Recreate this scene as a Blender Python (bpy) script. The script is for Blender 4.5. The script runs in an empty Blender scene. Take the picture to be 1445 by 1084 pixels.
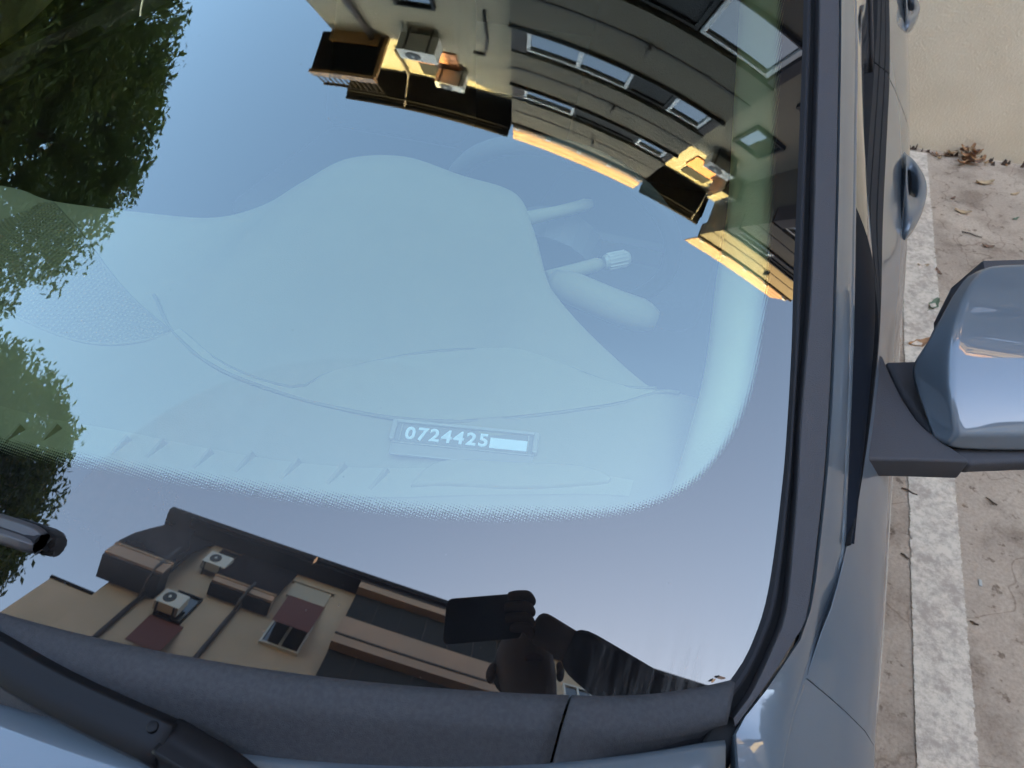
import bpy, bmesh, math, random
import numpy as np
from mathutils import Vector, Matrix
random.seed(7); rng = np.random.default_rng(7)
R = math.radians
sc = bpy.context.scene
col = sc.collection

# ------------------------------------------------------------------ camera, sky, sun, exposure
cam_data = bpy.data.cameras.new('camera')
cam = bpy.data.objects.new('camera', cam_data); col.objects.link(cam)
CAM = Vector((.63, 0, 1.55))
cam.location = CAM; cam.rotation_euler = (R(44), 0, R(20))
cam_data.sensor_width = 36; cam_data.lens = 36 * 1002 / 1445
cam_data.clip_start = .01; cam_data.clip_end = 2000
cam_data.dof.use_dof = True; cam_data.dof.focus_distance = .82; cam_data.dof.aperture_fstop = 11.5
sc.camera = cam

SUN_EL, SUN_AZ = 18.0, 25.0          # azimuth measured from -Y towards +X
world = bpy.data.worlds.new('World'); sc.world = world; world.use_nodes = True
wn = world.node_tree.nodes; wl = world.node_tree.links
sky = wn.new('ShaderNodeTexSky'); sky.sky_type = 'NISHITA'; sky.sun_disc = False
sky.sun_elevation = R(SUN_EL); sky.sun_rotation = R(180 - SUN_AZ)
sky.air_density = 1.0; sky.dust_density = 2.5; sky.ozone_density = 1.0
bg = wn['Background']; bg.inputs['Strength'].default_value = .15
wl.new(sky.outputs[0], bg.inputs['Color'])
sun_data = bpy.data.lights.new('sun', 'SUN'); sun_data.energy = 5.0; sun_data.angle = R(.5); sun_data.color = (1, .70, .27)
sun = bpy.data.objects.new('sun', sun_data); col.objects.link(sun)
sdir = Vector((math.sin(R(SUN_AZ)) * math.cos(R(SUN_EL)), -math.cos(R(SUN_AZ)) * math.cos(R(SUN_EL)), math.sin(R(SUN_EL))))
sun.rotation_euler = sdir.to_track_quat('Z', 'Y').to_euler(); sun.location = sdir * 60

sc.view_settings.view_transform = 'Standard'; sc.view_settings.look = 'None'
sc.view_settings.gamma = 1; sc.view_settings.exposure = 4.2; sc.view_settings.use_curve_mapping = False
sc.render.engine = 'CYCLES'
sc.cycles.use_denoising = True
sc.cycles.max_bounces = 10; sc.cycles.transparent_max_bounces = 12; sc.cycles.glossy_bounces = 5; sc.cycles.diffuse_bounces = 4
sc.cycles.caustics_reflective = False; sc.cycles.caustics_refractive = False

# ------------------------------------------------------------------ materials
def mat(name, color=(.5, .5, .5), rough=.5, metal=0., coat=0., coat_rough=.03, spec=.5, bump=None, vary=None, vscale=8., detail=6):
    """bump=(scale, distance); vary=(other colour, amount) mixes by a noise"""
    m = bpy.data.materials.new(name); m.use_nodes = True
    n = m.node_tree.nodes; l = m.node_tree.links; b = n['Principled BSDF']
    b.inputs['Base Color'].default_value = (*color, 1); b.inputs['Roughness'].default_value = rough
    b.inputs['Metallic'].default_value = metal; b.inputs['Coat Weight'].default_value = coat
    b.inputs['Coat Roughness'].default_value = coat_rough; b.inputs['Coat IOR'].default_value = 1.5; b.inputs['Specular IOR Level'].default_value = spec
    tc = n.new('ShaderNodeTexCoord')
    if vary:
        t = n.new('ShaderNodeTexNoise'); t.inputs['Scale'].default_value = vscale; t.inputs['Detail'].default_value = detail
        l.new(tc.outputs['Object'], t.inputs['Vector'])
        r = n.new('ShaderNodeValToRGB'); r.color_ramp.elements[0].position = .35; r.color_ramp.elements[1].position = .68
        r.color_ramp.elements[0].color = (*color, 1)
        o = vary[0]; a = vary[1]
        r.color_ramp.elements[1].color = (*[c * (1 - a) + d * a for c, d in zip(color, o)], 1)
        l.new(t.outputs['Fac'], r.inputs['Fac']); l.new(r.outputs['Color'], b.inputs['Base Color'])
    if bump:
        t2 = n.new('ShaderNodeTexNoise'); t2.inputs['Scale'].default_value = bump[0]; t2.inputs['Detail'].default_value = 4
        l.new(tc.outputs['Object'], t2.inputs['Vector'])
        bp = n.new('ShaderNodeBump'); bp.inputs['Distance'].default_value = bump[1]; bp.inputs['Strength'].default_value = 1
        l.new(t2.outputs['Fac'], bp.inputs['Height']); l.new(bp.outputs['Normal'], b.inputs['Normal'])
    return m

M = {}
M['paint'] = mat('slate_blue_paint', (.083, .099, .110), .38, coat=1., coat_rough=.02, spec=.4)
M['trim'] = mat('black_grained_plastic', (.050, .046, .046), .68, bump=(900, .0005), vary=((.048, .046, .049), .6), vscale=30, spec=.3)
M['cowl'] = mat('cowl_grained_plastic', (.025, .0245, .026), .62, bump=(1100, .0006), vary=((.037, .0355, .0365), 1.), vscale=260, detail=8, spec=.35)
M['rubber'] = mat('black_rubber', (.016, .016, .018), .7, spec=.15)
M['belt'] = mat('matt_black_rubber', (.020, .0195, .0195), .75, spec=.2)
M['sail'] = mat('smooth_black_plastic', (.006, .008, .012), .6, spec=.06)
M['gap'] = mat('gap_black', (.004, .004, .004), .9)
M['wiper'] = mat('satin_black_metal', (.006, .006, .007), .5, spec=.16)
M['wiper_grey'] = mat('graphite_plastic', (.045, .044, .046), .45)
M['dash'] = mat('dashboard_soft_grey', (.30, .245, .125), .85, bump=(700, .0003), vary=((.335, .275, .14), .6), vscale=9)
M['dash_mid'] = mat('dashboard_cloth_grey', (.37, .305, .155), .85, bump=(1500, .0006))
M['dash_dark'] = mat('dashboard_dark_grey', (.22, .18, .095), .6)
M['interior_dark'] = mat('interior_charcoal', (.11, .095, .075), .9)
M['lining'] = mat('pale_grey_lining', (.98, .88, .44), .85, bump=(400, .0003))
M['seat'] = mat('seat_cloth_charcoal', (.10, .09, .075), .95, bump=(300, .001))
M['digit'] = mat('white_digit_plastic', (.98, .97, .88), .5)
M['digit_bed'] = mat('digit_bed_grey', (.20, .165, .11), .6)
M['holder'] = mat('smoky_plastic', (.33, .27, .18), .3)
M['holder_edge'] = mat('smoky_plastic_edge', (.42, .35, .24), .25)
M['chrome'] = mat('mirror_silver', (.8, .8, .8), .02, metal=1)
M['tyre'] = mat('tyre_rubber', (.02, .02, .02), .85)
M['rim'] = mat('alloy_silver', (.5, .5, .5), .3, metal=.8)
M['lamp'] = mat('lamp_lens', (.6, .6, .6), .05, coat=1)
M['car_glass'] = mat('tinted_side_glass', (.012, .014, .014), .03, spec=1.0, coat=1.)
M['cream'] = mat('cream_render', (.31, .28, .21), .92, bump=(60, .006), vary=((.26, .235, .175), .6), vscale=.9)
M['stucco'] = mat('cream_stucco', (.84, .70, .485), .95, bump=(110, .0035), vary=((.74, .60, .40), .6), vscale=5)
M['tan'] = mat('tan_render', (.53, .415, .31), .92, bump=(60, .004), vary=((.40, .32, .23), .6), vscale=.7)
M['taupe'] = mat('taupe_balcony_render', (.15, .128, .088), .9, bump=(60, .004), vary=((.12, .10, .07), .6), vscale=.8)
M['brownbay'] = mat('brown_balcony_render', (.46, .32, .235), .9, bump=(60, .004), vary=((.38, .27, .2), .6), vscale=.8)
M['groove'] = mat('dark_groove', (.045, .035, .03), .8)
M['roofmetal'] = mat('dark_brown_sheet_metal', (.016, .013, .012), .8, spec=.1)
M['soffit'] = mat('dark_soffit_boards', (.012, .011, .011), .9, spec=.02)
M['pier'] = mat('dark_brown_render', (.05, .036, .030), .85)
M['wood'] = mat('varnished_wood', (.42, .25, .10), .45, vary=((.30, .17, .07), .7), vscale=4)
M['whiteframe'] = mat('white_pvc', (.72, .73, .72), .4)
M['pane'] = mat('window_pane', (.02, .025, .025), .03, spec=1., coat=1.)
M['shutter'] = mat('dark_shutter', (.020, .020, .019), .7, spec=.2)
M['maroon'] = mat('maroon_awning_cloth', (.12, .035, .030), .9)
M['darkcloth'] = mat('dark_awning_cloth', (.012, .010, .013), .95, spec=.02)
M['orange'] = mat('terracotta_blind', (.55, .24, .11), .85)
M['blind'] = mat('pale_roller_blind', (.42, .38, .31), .7)
M['acwhite'] = mat('air_unit_white', (.62, .62, .58), .5)
M['acdark'] = mat('air_unit_grille', (.03, .03, .03), .6)
M['pipe'] = mat('brown_downpipe', (.05, .038, .035), .5)
M['asphalt'] = mat('far_asphalt', (.06, .06, .06), .9)
M['skin'] = mat('skin', (.14, .085, .06), .7)
M['jacket'] = mat('black_jacket_cloth', (.005, .005, .006), .95, spec=.05)
M['jeans'] = mat('dark_denim', (.025, .032, .055), .9)
M['hair'] = mat('dark_hair', (.012, .009, .007), .7)
M['shoe'] = mat('dark_shoe', (.02, .02, .02), .6)
M['phone'] = mat('black_phone_glass', (.006, .006, .007), .12, spec=.5)
M['lens'] = mat('phone_lens_glass', (.003, .003, .004), .03)
M['bark'] = mat('bark', (.07, .05, .035), .95, bump=(30, .02))
M['twig'] = mat('twig_brown', (.07, .045, .03), .9)

def leaf_mat(name, c1, c2, trans=.35, scale=.55):
    m = bpy.data.materials.new(name); m.use_nodes = True
    n = m.node_tree.nodes; l = m.node_tree.links; b = n['Principled BSDF']; out = n['Material Output']
    tc = n.new('ShaderNodeTexCoord'); t = n.new('ShaderNodeTexNoise'); t.inputs['Scale'].default_value = scale; t.inputs['Detail'].default_value = 8
    r = n.new('ShaderNodeValToRGB'); r.color_ramp.elements[0].position = .3; r.color_ramp.elements[1].position = .7
    r.color_ramp.elements[0].color = (*c1, 1); r.color_ramp.elements[1].color = (*c2, 1)
    l.new(tc.outputs['Object'], t.inputs['Vector']); l.new(t.outputs['Fac'], r.inputs['Fac']); l.new(r.outputs['Color'], b.inputs['Base Color'])
    b.inputs['Roughness'].default_value = .55
    tr = n.new('ShaderNodeBsdfTranslucent'); l.new(r.outputs['Color'], tr.inputs['Color'])
    mx = n.new('ShaderNodeMixShader'); mx.inputs[0].default_value = trans
    l.new(b.outputs[0], mx.inputs[1]); l.new(tr.outputs[0], mx.inputs[2]); l.new(mx.outputs[0], out.inputs['Surface'])
    return m
M['leaf'] = leaf_mat('green_foliage', (.06, .105, .022), (.27, .30, .06))
M['dryleaf'] = mat('dry_leaf_orange', (.42, .21, .08), .8, vary=((.25, .12, .06), .8), vscale=40)
M['dryleaf_pale'] = mat('dry_leaf_tan', (.50, .33, .17), .8, vary=((.30, .2, .1), .8), vscale=40)
M['dryleaf_brown'] = mat('dry_leaf_brown', (.20, .105, .06), .85, vary=((.12, .07, .04), .8), vscale=40)
M['greenleaf'] = mat('green_fallen_leaf', (.12, .15, .08), .7)

def ground_mat():
    m = bpy.data.materials.new('stained_concrete'); m.use_nodes = True
    n = m.node_tree.nodes; l = m.node_tree.links; b = n['Principled BSDF']; b.inputs['Roughness'].default_value = .92
    tc = n.new('ShaderNodeTexCoord')
    def noise(s, d=6, rough=.6):
        t = n.new('ShaderNodeTexNoise'); t.inputs['Scale'].default_value = s; t.inputs['Detail'].default_value = d; t.inputs['Roughness'].default_value = rough
        l.new(tc.outputs['Object'], t.inputs['Vector']); return t.outputs['Fac']
    def ramp(f, p0, p1, c0, c1):
        r = n.new('ShaderNodeValToRGB'); r.color_ramp.elements[0].position = p0; r.color_ramp.elements[1].position = p1
        r.color_ramp.elements[0].color = (*c0, 1); r.color_ramp.elements[1].color = (*c1, 1); l.new(f, r.inputs['Fac']); return r.outputs['Color']
    def mul(a, c, fac=1.):
        x = n.new('ShaderNodeMix'); x.data_type = 'RGBA'; x.blend_type = 'MULTIPLY'; x.inputs['Factor'].default_value = fac
        l.new(a, x.inputs['A']); l.new(c, x.inputs['B']); return x.outputs['Result']
    base = ramp(noise(2.2, 8), .34, .68, (.38, .28, .19), (.55, .415, .285))
    fine = ramp(noise(120, 4, .7), .3, .62, (.72, .70, .68), (1.0, 1.0, 1.0))
    spots = ramp(noise(34, 3), .30, .40, (.45, .40, .36), (1, 1, 1))
    stain = ramp(noise(5.5, 5), .34, .5, (.62, .59, .57), (1, 1, 1))
    pale = ramp(noise(16, 6, .7), .60, .78, (1, 1, 1), (1.22, 1.2, 1.16))
    c = mul(mul(mul(mul(base, fine), spots), stain), pale)
    # hairline cracks
    v = n.new('ShaderNodeTexVoronoi'); v.feature = 'DISTANCE_TO_EDGE'; v.inputs['Scale'].default_value = 2.3
    wob = n.new('ShaderNodeVectorMath'); wob.operation = 'ADD'; nn = n.new('ShaderNodeTexNoise'); nn.inputs['Scale'].default_value = 6
    l.new(tc.outputs['Object'], nn.inputs['Vector']); sc_ = n.new('ShaderNodeVectorMath'); sc_.operation = 'SCALE'; sc_.inputs['Scale'].default_value = .25
    l.new(nn.outputs['Color'], sc_.inputs[0]); l.new(tc.outputs['Object'], wob.inputs[0]); l.new(sc_.outputs[0], wob.inputs[1]); l.new(wob.outputs[0], v.inputs['Vector'])
    c = mul(c, ramp(v.outputs['Distance'], .0, .008, (.55, .5, .46), (1, 1, 1)), .7)
    l.new(c, b.inputs['Base Color'])
    bp = n.new('ShaderNodeBump'); bp.inputs['Distance'].default_value = .004; l.new(noise(90, 5, .7), bp.inputs['Height']); l.new(bp.outputs['Normal'], b.inputs['Normal'])
    return m
M['ground'] = ground_mat()

def line_mat():
    m = bpy.data.materials.new('worn_white_paint'); m.use_nodes = True
    n = m.node_tree.nodes; l = m.node_tree.links; b = n['Principled BSDF']; b.inputs['Roughness'].default_value = .85
    out = n['Material Output']; tc = n.new('ShaderNodeTexCoord')
    def noise(s, d=6, rough=.6):
        t = n.new('ShaderNodeTexNoise'); t.inputs['Scale'].default_value = s; t.inputs['Detail'].default_value = d; t.inputs['Roughness'].default_value = rough
        l.new(tc.outputs['Object'], t.inputs['Vector']); return t.outputs['Fac']
    r = n.new('ShaderNodeValToRGB'); r.color_ramp.elements[0].position = .44; r.color_ramp.elements[1].position = .58
    r.color_ramp.elements[0].color = (.38, .295, .215, 1); r.color_ramp.elements[1].color = (.64, .52, .375, 1)
    mx = n.new('ShaderNodeMath'); mx.operation = 'MULTIPLY_ADD'; l.new(noise(14, 8, .72), mx.inputs[0]); mx.inputs[1].default_value = .55
    m2 = n.new('ShaderNodeMath'); m2.operation = 'MULTIPLY'; l.new(noise(70, 6, .75), m2.inputs[0]); m2.inputs[1].default_value = .48
    l.new(m2.outputs[0], mx.inputs[2]); l.new(mx.outputs[0], r.inputs['Fac']); l.new(r.outputs['Color'], b.inputs['Base Color'])
    # ragged edge: paint missing near the border
    at = n.new('ShaderNodeAttribute'); at.attribute_name = 'edge'
    ad = n.new('ShaderNodeMath'); ad.operation = 'ADD'; l.new(at.outputs['Fac'], ad.inputs[0]); l.new(noise(90, 5, .75), ad.inputs[1])
    gt = n.new('ShaderNodeMath'); gt.operation = 'GREATER_THAN'; gt.inputs[1].default_value = .62; l.new(ad.outputs[0], gt.inputs[0])
    tr = n.new('ShaderNodeBsdfTransparent'); ms = n.new('ShaderNodeMixShader'); l.new(gt.outputs[0], ms.inputs[0]); l.new(tr.outputs[0], ms.inputs[1]); l.new(b.outputs[0], ms.inputs[2])
    l.new(ms.outputs[0], out.inputs['Surface'])
    return m
M['line'] = line_mat()

# ------------------------------------------------------------------ helpers
def tag(o, label=None, cat=None, group=None, kind=None):
    if label: o['label'] = label
    if cat: o['category'] = cat
    if group: o['group'] = group
    if kind: o['kind'] = kind
    return o
def empty(name, loc=(0, 0, 0), rz=0, **k):
    o = bpy.data.objects.new(name, None); col.objects.link(o); o.location = loc; o.rotation_euler = (0, 0, rz); o.empty_display_size = .1
    return tag(o, **k)
def link(name, me, m, parent=None, smooth=False, kind=None):
    if m is not None and not len(me.materials): me.materials.append(M[m] if isinstance(m, str) else m)
    if smooth: me.polygons.foreach_set('use_smooth', [True] * len(me.polygons))
    o = bpy.data.objects.new(name, me); col.objects.link(o)
    if parent: o.parent = parent
    if kind: o['kind'] = kind
    return o
def mesh(name, V, F, m, parent=None, smooth=False, kind=None):
    me = bpy.data.meshes.new(name); me.from_pydata([tuple(map(float, v)) for v in V], [], F); me.update()
    return link(name, me, m, parent, smooth, kind)
class MB:
    """collects boxes, prisms and tubes into one mesh"""
    def __init__(s): s.v = []; s.f = []
    def box(s, x0, x1, y0, y1, z0, z1):
        b = len(s.v); s.v += [(x, y, z) for z in (z0, z1) for y in (y0, y1) for x in (x0, x1)]
        s.f += [tuple(b + i for i in q) for q in ((0, 2, 3, 1), (4, 5, 7, 6), (0, 1, 5, 4), (2, 6, 7, 3), (0, 4, 6, 2), (1, 3, 7, 5))]
        return s
    def hull4(s, a, b_):      # two matching loops joined
        n = len(a); b = len(s.v); s.v += list(a) + list(b_)
        s.f += [tuple(b + i for i in range(n))[::-1], tuple(b + n + i for i in range(n))]
        for i in range(n): j = (i + 1) % n; s.f.append((b + i, b + j, b + n + j, b + n + i))
        return s
    def tube(s, pts, r, n=8):
        pts = [Vector(p) for p in pts]; rs = r if hasattr(r, '__len__') else [r] * len(pts); b = len(s.v)
        for i, p in enumerate(pts):
            d = (pts[min(i + 1, len(pts) - 1)] - pts[max(i - 1, 0)]).normalized()
            u = d.cross(Vector((0, 0, 1)) if abs(d.z) < .9 else Vector((1, 0, 0))).normalized(); w = d.cross(u)
            for k in range(n):
                a = 2 * math.pi * k / n; s.v.append(tuple(p + (u * math.cos(a) + w * math.sin(a)) * rs[i]))
        for i in range(len(pts) - 1):
            for k in range(n):
                k2 = (k + 1) % n; s.f.append((b + i * n + k, b + i * n + k2, b + (i + 1) * n + k2, b + (i + 1) * n + k))
        s.f += [tuple(b + k for k in range(n))[::-1], tuple(b + (len(pts) - 1) * n + k for k in range(n))]
        return s
    def build(s, name, m, parent=None, smooth=False, kind=None): return mesh(name, s.v, s.f, m, parent, smooth, kind)
def loft(name, rows, m, parent=None, smooth=True, closed=False, caps=False, flip=False):
    n = len(rows[0]); V = [p for r in rows for p in r]; F = []
    for i in range(len(rows) - 1):
        for k in range(n if closed else n - 1):
            k2 = (k + 1) % n; q = (i * n + k, i * n + k2, (i + 1) * n + k2, (i + 1) * n + k); F.append(q[::-1] if flip else q)
    if caps: F += [tuple(range(n))[::-1], tuple((len(rows) - 1) * n + k for k in range(n))]
    return mesh(name, V, F, m, parent, smooth)
def bevel(o, w, seg=2, ang=35):
    b = o.modifiers.new('bevel', 'BEVEL'); b.width = w; b.segments = seg; b.limit_method = 'ANGLE'; b.angle_limit = R(ang); b.harden_normals = False
    return o
def solid(o, t, off=-1):
    s = o.modifiers.new('thick', 'SOLIDIFY'); s.thickness = t; s.offset = off; return o
def subsurf(o, n=2):
    s = o.modifiers.new('sub', 'SUBSURF'); s.levels = n; s.render_levels = n; return o
def cr(pts, n):
    """Catmull-Rom resample to n points by chord length"""
    P = np.array(pts, float); d = np.r_[0, np.cumsum(np.linalg.norm(np.diff(P, axis=0), axis=1))]
    Q = np.vstack([2 * P[0] - P[1], P, 2 * P[-1] - P[-2]]); out = []
    for t in np.linspace(0, d[-1], n):
        i = min(max(np.searchsorted(d, t) - 1, 0), len(P) - 2); u = (t - d[i]) / (d[i + 1] - d[i])
        a, b, c, e = Q[i], Q[i + 1], Q[i + 2], Q[i + 3]
        out.append(.5 * (2 * b + (c - a) * u + (2 * a - 5 * b + 4 * c - e) * u * u + (3 * b - a - 3 * c + e) * u ** 3))
    return np.array(out)
def itp(x, tab):
    xs = [t[0] for t in tab]
    if len(tab[0]) == 2: return float(np.interp(x, xs, [t[1] for t in tab]))
    return [float(np.interp(x, xs, [t[k] for t in tab])) for k in range(1, len(tab[0]))]
def sit(tab, n):        # smoothed table
    P = cr(tab, n); return [tuple(p) for p in P]
def mir(p, s): return (p[0] * s, p[1], p[2])

# ------------------------------------------------------------------ ground and structure
gr = mesh('ground', [(-150, -150, 0), (150, -150, 0), (150, 150, 0), (-150, 150, 0)], [(0, 1, 2, 3)], 'ground', kind='structure')
def paint_line(x0, y0, y1, w=.12, ang=.0):
    ys = np.arange(y0, y1 + .001, .02); us = [-1, -.86, -.5, 0, .5, .86, 1]; V = []; E = []
    for y in ys:
        for u in us:
            V.append((x0 + u * (w / 2 + .006) + ang * (y - y0), y, .004)); E.append(-.32 if abs(u) == 1 else (.2 if abs(u) > .8 else .6))
    n = len(us); F = [(i * n + k, i * n + k + 1, (i + 1) * n + k + 1, (i + 1) * n + k) for i in range(len(ys) - 1) for k in range(n - 1)]
    o = mesh('parking_line', V, F, 'line', kind='structure')
    at = o.data.attributes.new('edge', 'FLOAT', 'POINT'); at.data.foreach_set('value', E)
paint_line(1.297, -1.6, 3.375)
paint_line(-1.30, -1.6, 3.375)

# ------------------------------------------------------------------ buildings
def window(parent, x0, x1, y, z0, z1, face, panes=1, fw=.06, pane='pane', frame='whiteframe', depth=.06):
    """window in a wall whose outside looks towards face (+1: +Y, -1: -Y); y is the wall face"""
    m = MB(); a, b = (y - .01, y + depth) if face > 0 else (y - depth, y + .01)
    a2, b2 = sorted((y - face * .01, y + face * depth))
    m.box(x0, x1, a2, b2, z0, z0 + fw); m.box(x0, x1, a2, b2, z1 - fw, z1)
    xs = np.linspace(x0, x1, panes + 1)
    for k, x in enumerate(xs):
        h = fw if k in (0, panes) else fw * 1.4
        xa = x if k == 0 else (x - h if k == panes else x - h / 2)
        m.box(xa, xa + h, a2 + .001, b2 - .001, z0 + fw, z1 - fw)
    f = m.build('window', frame, parent)
    p = MB()
    for k in range(panes):
        p.box(xs[k] + fw * .5, xs[k + 1] - fw * .5, y - .004, y + .02 * (1 if face > 0 else -1) + .0041, z0 + fw * .5, z1 - fw * .5)
    p.build('pane', pane, f)
    return f
def ac_unit(parent, x, y, z, face, w=.78, h=.52, d=.30, label=None):
    a, b = sorted((y, y + face * d))
    r = bevel(MB().box(x - w / 2, x + w / 2, a + .10 * (face > 0), b - .10 * (face < 0), z, z + h).build('air_conditioner', 'acwhite', parent), .015)
    f = MB(); fy = y + face * (d + .012); ang = [2 * math.pi * k / 24 for k in range(24)]
    f.hull4([(x - .1 + .2 * math.cos(t), y + face * (d - .02), z + h / 2 + .2 * math.sin(t)) for t in ang], [(x - .1 + .19 * math.cos(t), fy, z + h / 2 + .19 * math.sin(t)) for t in ang])
    fo = f.build('fan_grille', 'acdark', r)
    h2 = MB(); h2.hull4([(x - .1 + .05 * math.cos(t), fy - face * .005, z + h / 2 + .05 * math.sin(t)) for t in ang], [(x - .1 + .045 * math.cos(t), fy + face * .012, z + h / 2 + .045 * math.sin(t)) for t in ang])
    h2.build('fan_hub', 'acwhite', r)
    for q in (-.3, .26): MB().box(x + q, x + q + .04, a, b, z - .05, z - .001).build('bracket', 'acdark', r)
    return r
def pipe(parent, x, y, z0, z1, r=.055, m='pipe', kink=0):
    pts = [(x, y, z0), (x, y, z1)] if not kink else [(x, y, z0), (x, y, z1 - .9), (x + kink, y, z1 - .4), (x + kink, y, z1)]
    return MB().tube(pts, r, 10).build('downpipe', m, parent, True)

# --- block A: behind the car, seen in the upper part of the windscreen
A = empty('apartment_building', (0, 3.4, 0), label='cream apartment block rising behind the parked car, with taupe balcony bay and wooden top rail', cat='building')
Ai = Matrix.Translation((0, -3.4, 0))
def inA(o):
    o.data.transform(Ai); return o
YA, YB = 4.3, 3.8
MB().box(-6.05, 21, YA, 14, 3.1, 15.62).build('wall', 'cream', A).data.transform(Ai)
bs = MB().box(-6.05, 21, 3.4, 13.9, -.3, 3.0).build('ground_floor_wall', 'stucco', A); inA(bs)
inA(MB().box(-6.10, 21, 3.33, 4.29, 3.0, 3.1).build('ledge', 'tan', A))
# roof slab with overhang
for x0, x1 in ((-6.36, -1.16), (3.26, 5.45), (9.66, 21.3)):
    inA(MB().box(x0, x1, 3.67, 5.4, 15.76, 15.92).build('roof', 'roofmetal', A))
    inA(MB().box(x0 + .05, x1 - .002, 3.72, 4.6, 15.62, 15.757).build('soffit', 'soffit', A))
    inA(MB().tube([(x0, 3.62, 15.86), (x1, 3.62, 15.86)], .06, 8).build('gutter', 'roofmetal', A, True))
inA(MB().box(-6.36, 21.3, 5.401, 14.4, 15.625, 15.92).build('roof', 'roofmetal', A))
for x in (-4.45, 5.2): inA(MB().tube([(x, 3.62, 15.84), (x, 3.9, 15.5), (x, 4.22, 15.2), (x, 4.22, 13.6)], .04, 8).build('downpipe', 'pipe', A, True))
# left top balcony
ba = MB(); ba.box(-6.35, -4.55, 3.5, YA - .002, 13.15, 13.25); inA(ba.build('balcony_slab', 'soffit', A))
ba = MB(); ba.box(-6.35, -4.55, 3.44, 3.499, 13.05, 13.40); ba.box(-4.60, -4.50, 3.5, YA - .01, 13.02, 13.149); ba.box(-6.05, -4.75, 4.1, YA - .003, 13.0, 13.148); inA(ba.build('balcony_edge', 'wood', A))
ba = MB()
for x in np.linspace(-6.3, -4.6, 12): ba.box(x - .012, x + .012, 3.46, 3.484, 13.401, 14.1)
ba.box(-6.35, -4.55, 3.445, 3.499, 14.1, 14.15); inA(ba.build('balcony_railing', 'roofmetal', A))
inA(pipe(A, -4.92, 4.22, 3.1, 13.0, .06))
# cream part windows, blinds and air units
for z in (5.2, 7.95, 10.0):
    inA(window(A, -3.85, -2.95, YA - .001, z, z + 1.15, -1, 1, frame='shutter'))
inA(ac_unit(A, -3.5, YA - .001, 12.3, -1, .95, .6, .42))
inA(ac_unit(A, -2.95, YA - .001, 14.15, -1, .8, .42, .40))
inA(MB().box(-4.05, -2.8, YA - .04, YA - .002, 13.36, 14.3).build('blind', 'orange', A))
inA(MB().box(-4.0, -2.85, YA - .03, YA - .002, 14.3, 15.2).build('shutter', 'shutter', A))
inA(MB().tube([(-2.3, 4.27, 12.9), (-2.0, 4.27, 12.9), (-1.9, 4.27, 12.1), (-1.9, 4.27, 10.8)], .03, 6).build('cable', 'groove', A, True))
def bay(x0, x1, yf, parent, dz=0., rail=True):
    w = x1 - x0
    fl = [(5.15, 6.55, 6.6, 7.85), (7.9, 9.72, 9.76, 10.78), (10.83, 12.45, 12.5, 13.4), (13.45, 15.35, None, None)]
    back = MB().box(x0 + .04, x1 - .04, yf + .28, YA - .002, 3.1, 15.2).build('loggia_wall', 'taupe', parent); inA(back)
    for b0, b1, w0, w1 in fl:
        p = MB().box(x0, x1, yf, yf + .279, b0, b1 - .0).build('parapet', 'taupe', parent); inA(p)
        g = MB().box(x0 - .004, x1 + .004, yf - .012, yf - .001, b0 + .42 * (b1 - b0), b0 + .42 * (b1 - b0) + .07); g = g.build('string_course', 'groove', parent); inA(g)
        g = MB().box(x0 - .03, x1 + .03, yf - .05, yf + .27, b1 + .001, b1 + .035).build('coping', 'groove', parent); inA(g)
        if w0:
            mid = x0 + .55 * w
            inA(MB().box(x0 + .005, x0 + .3, yf + .02, yf + .28, w0, w1).build('pier', 'pier', parent))
            if w0 < 7: spans = [(x0 + .3, x0 + .66 * w, 2, 'shutter'), (x0 + .67 * w, x1 - .2, 1, 'pane')]
            elif w0 < 10: spans = [(x0 + .3, mid + .05, 2, 'pane'), (mid + .06, x0 + .77 * w, 1, 'shutter'), (x0 + .775 * w, x1 - .18, 1, 'pane')]
            else: spans = [(x0 + .3, x0 + .37 * w, 1, 'pane'), (x0 + .375 * w, x0 + .77 * w, 1, 'shutter'), (x0 + .775 * w, x1 - .18, 1, 'pane')]
            for a, b, n, pm in spans: inA(window(parent, a, b, yf + .10, w0 + .02, w1 - .02, -1, n, .07, pm, 'whiteframe' if pm == 'pane' else 'shutter', .05))
            inA(MB().box(x1 - .17, x1 - .005, yf + .02, yf + .28, w0, w1).build('pier', 'pier', parent))
        inA(MB().box(x0 + .55 * w - .02, x0 + .55 * w + .02, yf - .10, yf - .013, b0 + .42 * (b1 - b0) - .05, b0 + .42 * (b1 - b0) + .28).build('drain_spout', 'groove', parent))
    # wooden rail above the top parapet
    for k, z in enumerate((15.55, 15.97, 16.39)):
        inA(MB().box(x0 + .06, x1 - .02, yf - .04, yf - .005, z, z + .38).build('rail_board', 'wood', parent))
    for x in np.linspace(x0 + .2, x1 - .2, 5):
        po = MB().box(x - .03, x + .03, yf - .004, yf + .05, 15.386, 16.8).build('rail_post', 'wood', parent); inA(po)
        inA(MB().box(x - .07, x + .07, yf - .09, yf - .042, 15.42, 15.56).build('rail_bracket', 'whiteframe', parent))
bay(-1.12, 3.22, YB, A)
bay(5.5, 9.6, 3.3, A)
# right cream strip between the bays
inA(MB().box(4.0, 4.95, YA - .04, YA - .002, 13.5, 14.4).build('blind', 'orange', A))
inA(MB().box(4.1, 4.9, YA - .03, YA - .002, 14.4, 15.1).build('shutter', 'shutter', A))
for z in (7.6, 10.3): inA(window(A, 4.1, 4.9, YA - .001, z, z + 1.2, -1, 1, frame='shutter'))
inA(ac_unit(A, 4.45, YA - .001, 12.4, -1))
inA(MB().box(4.96, 5.45, 3.9, YA - .003, 13.3, 14.4).build('balcony_side', 'cream', A))

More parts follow.
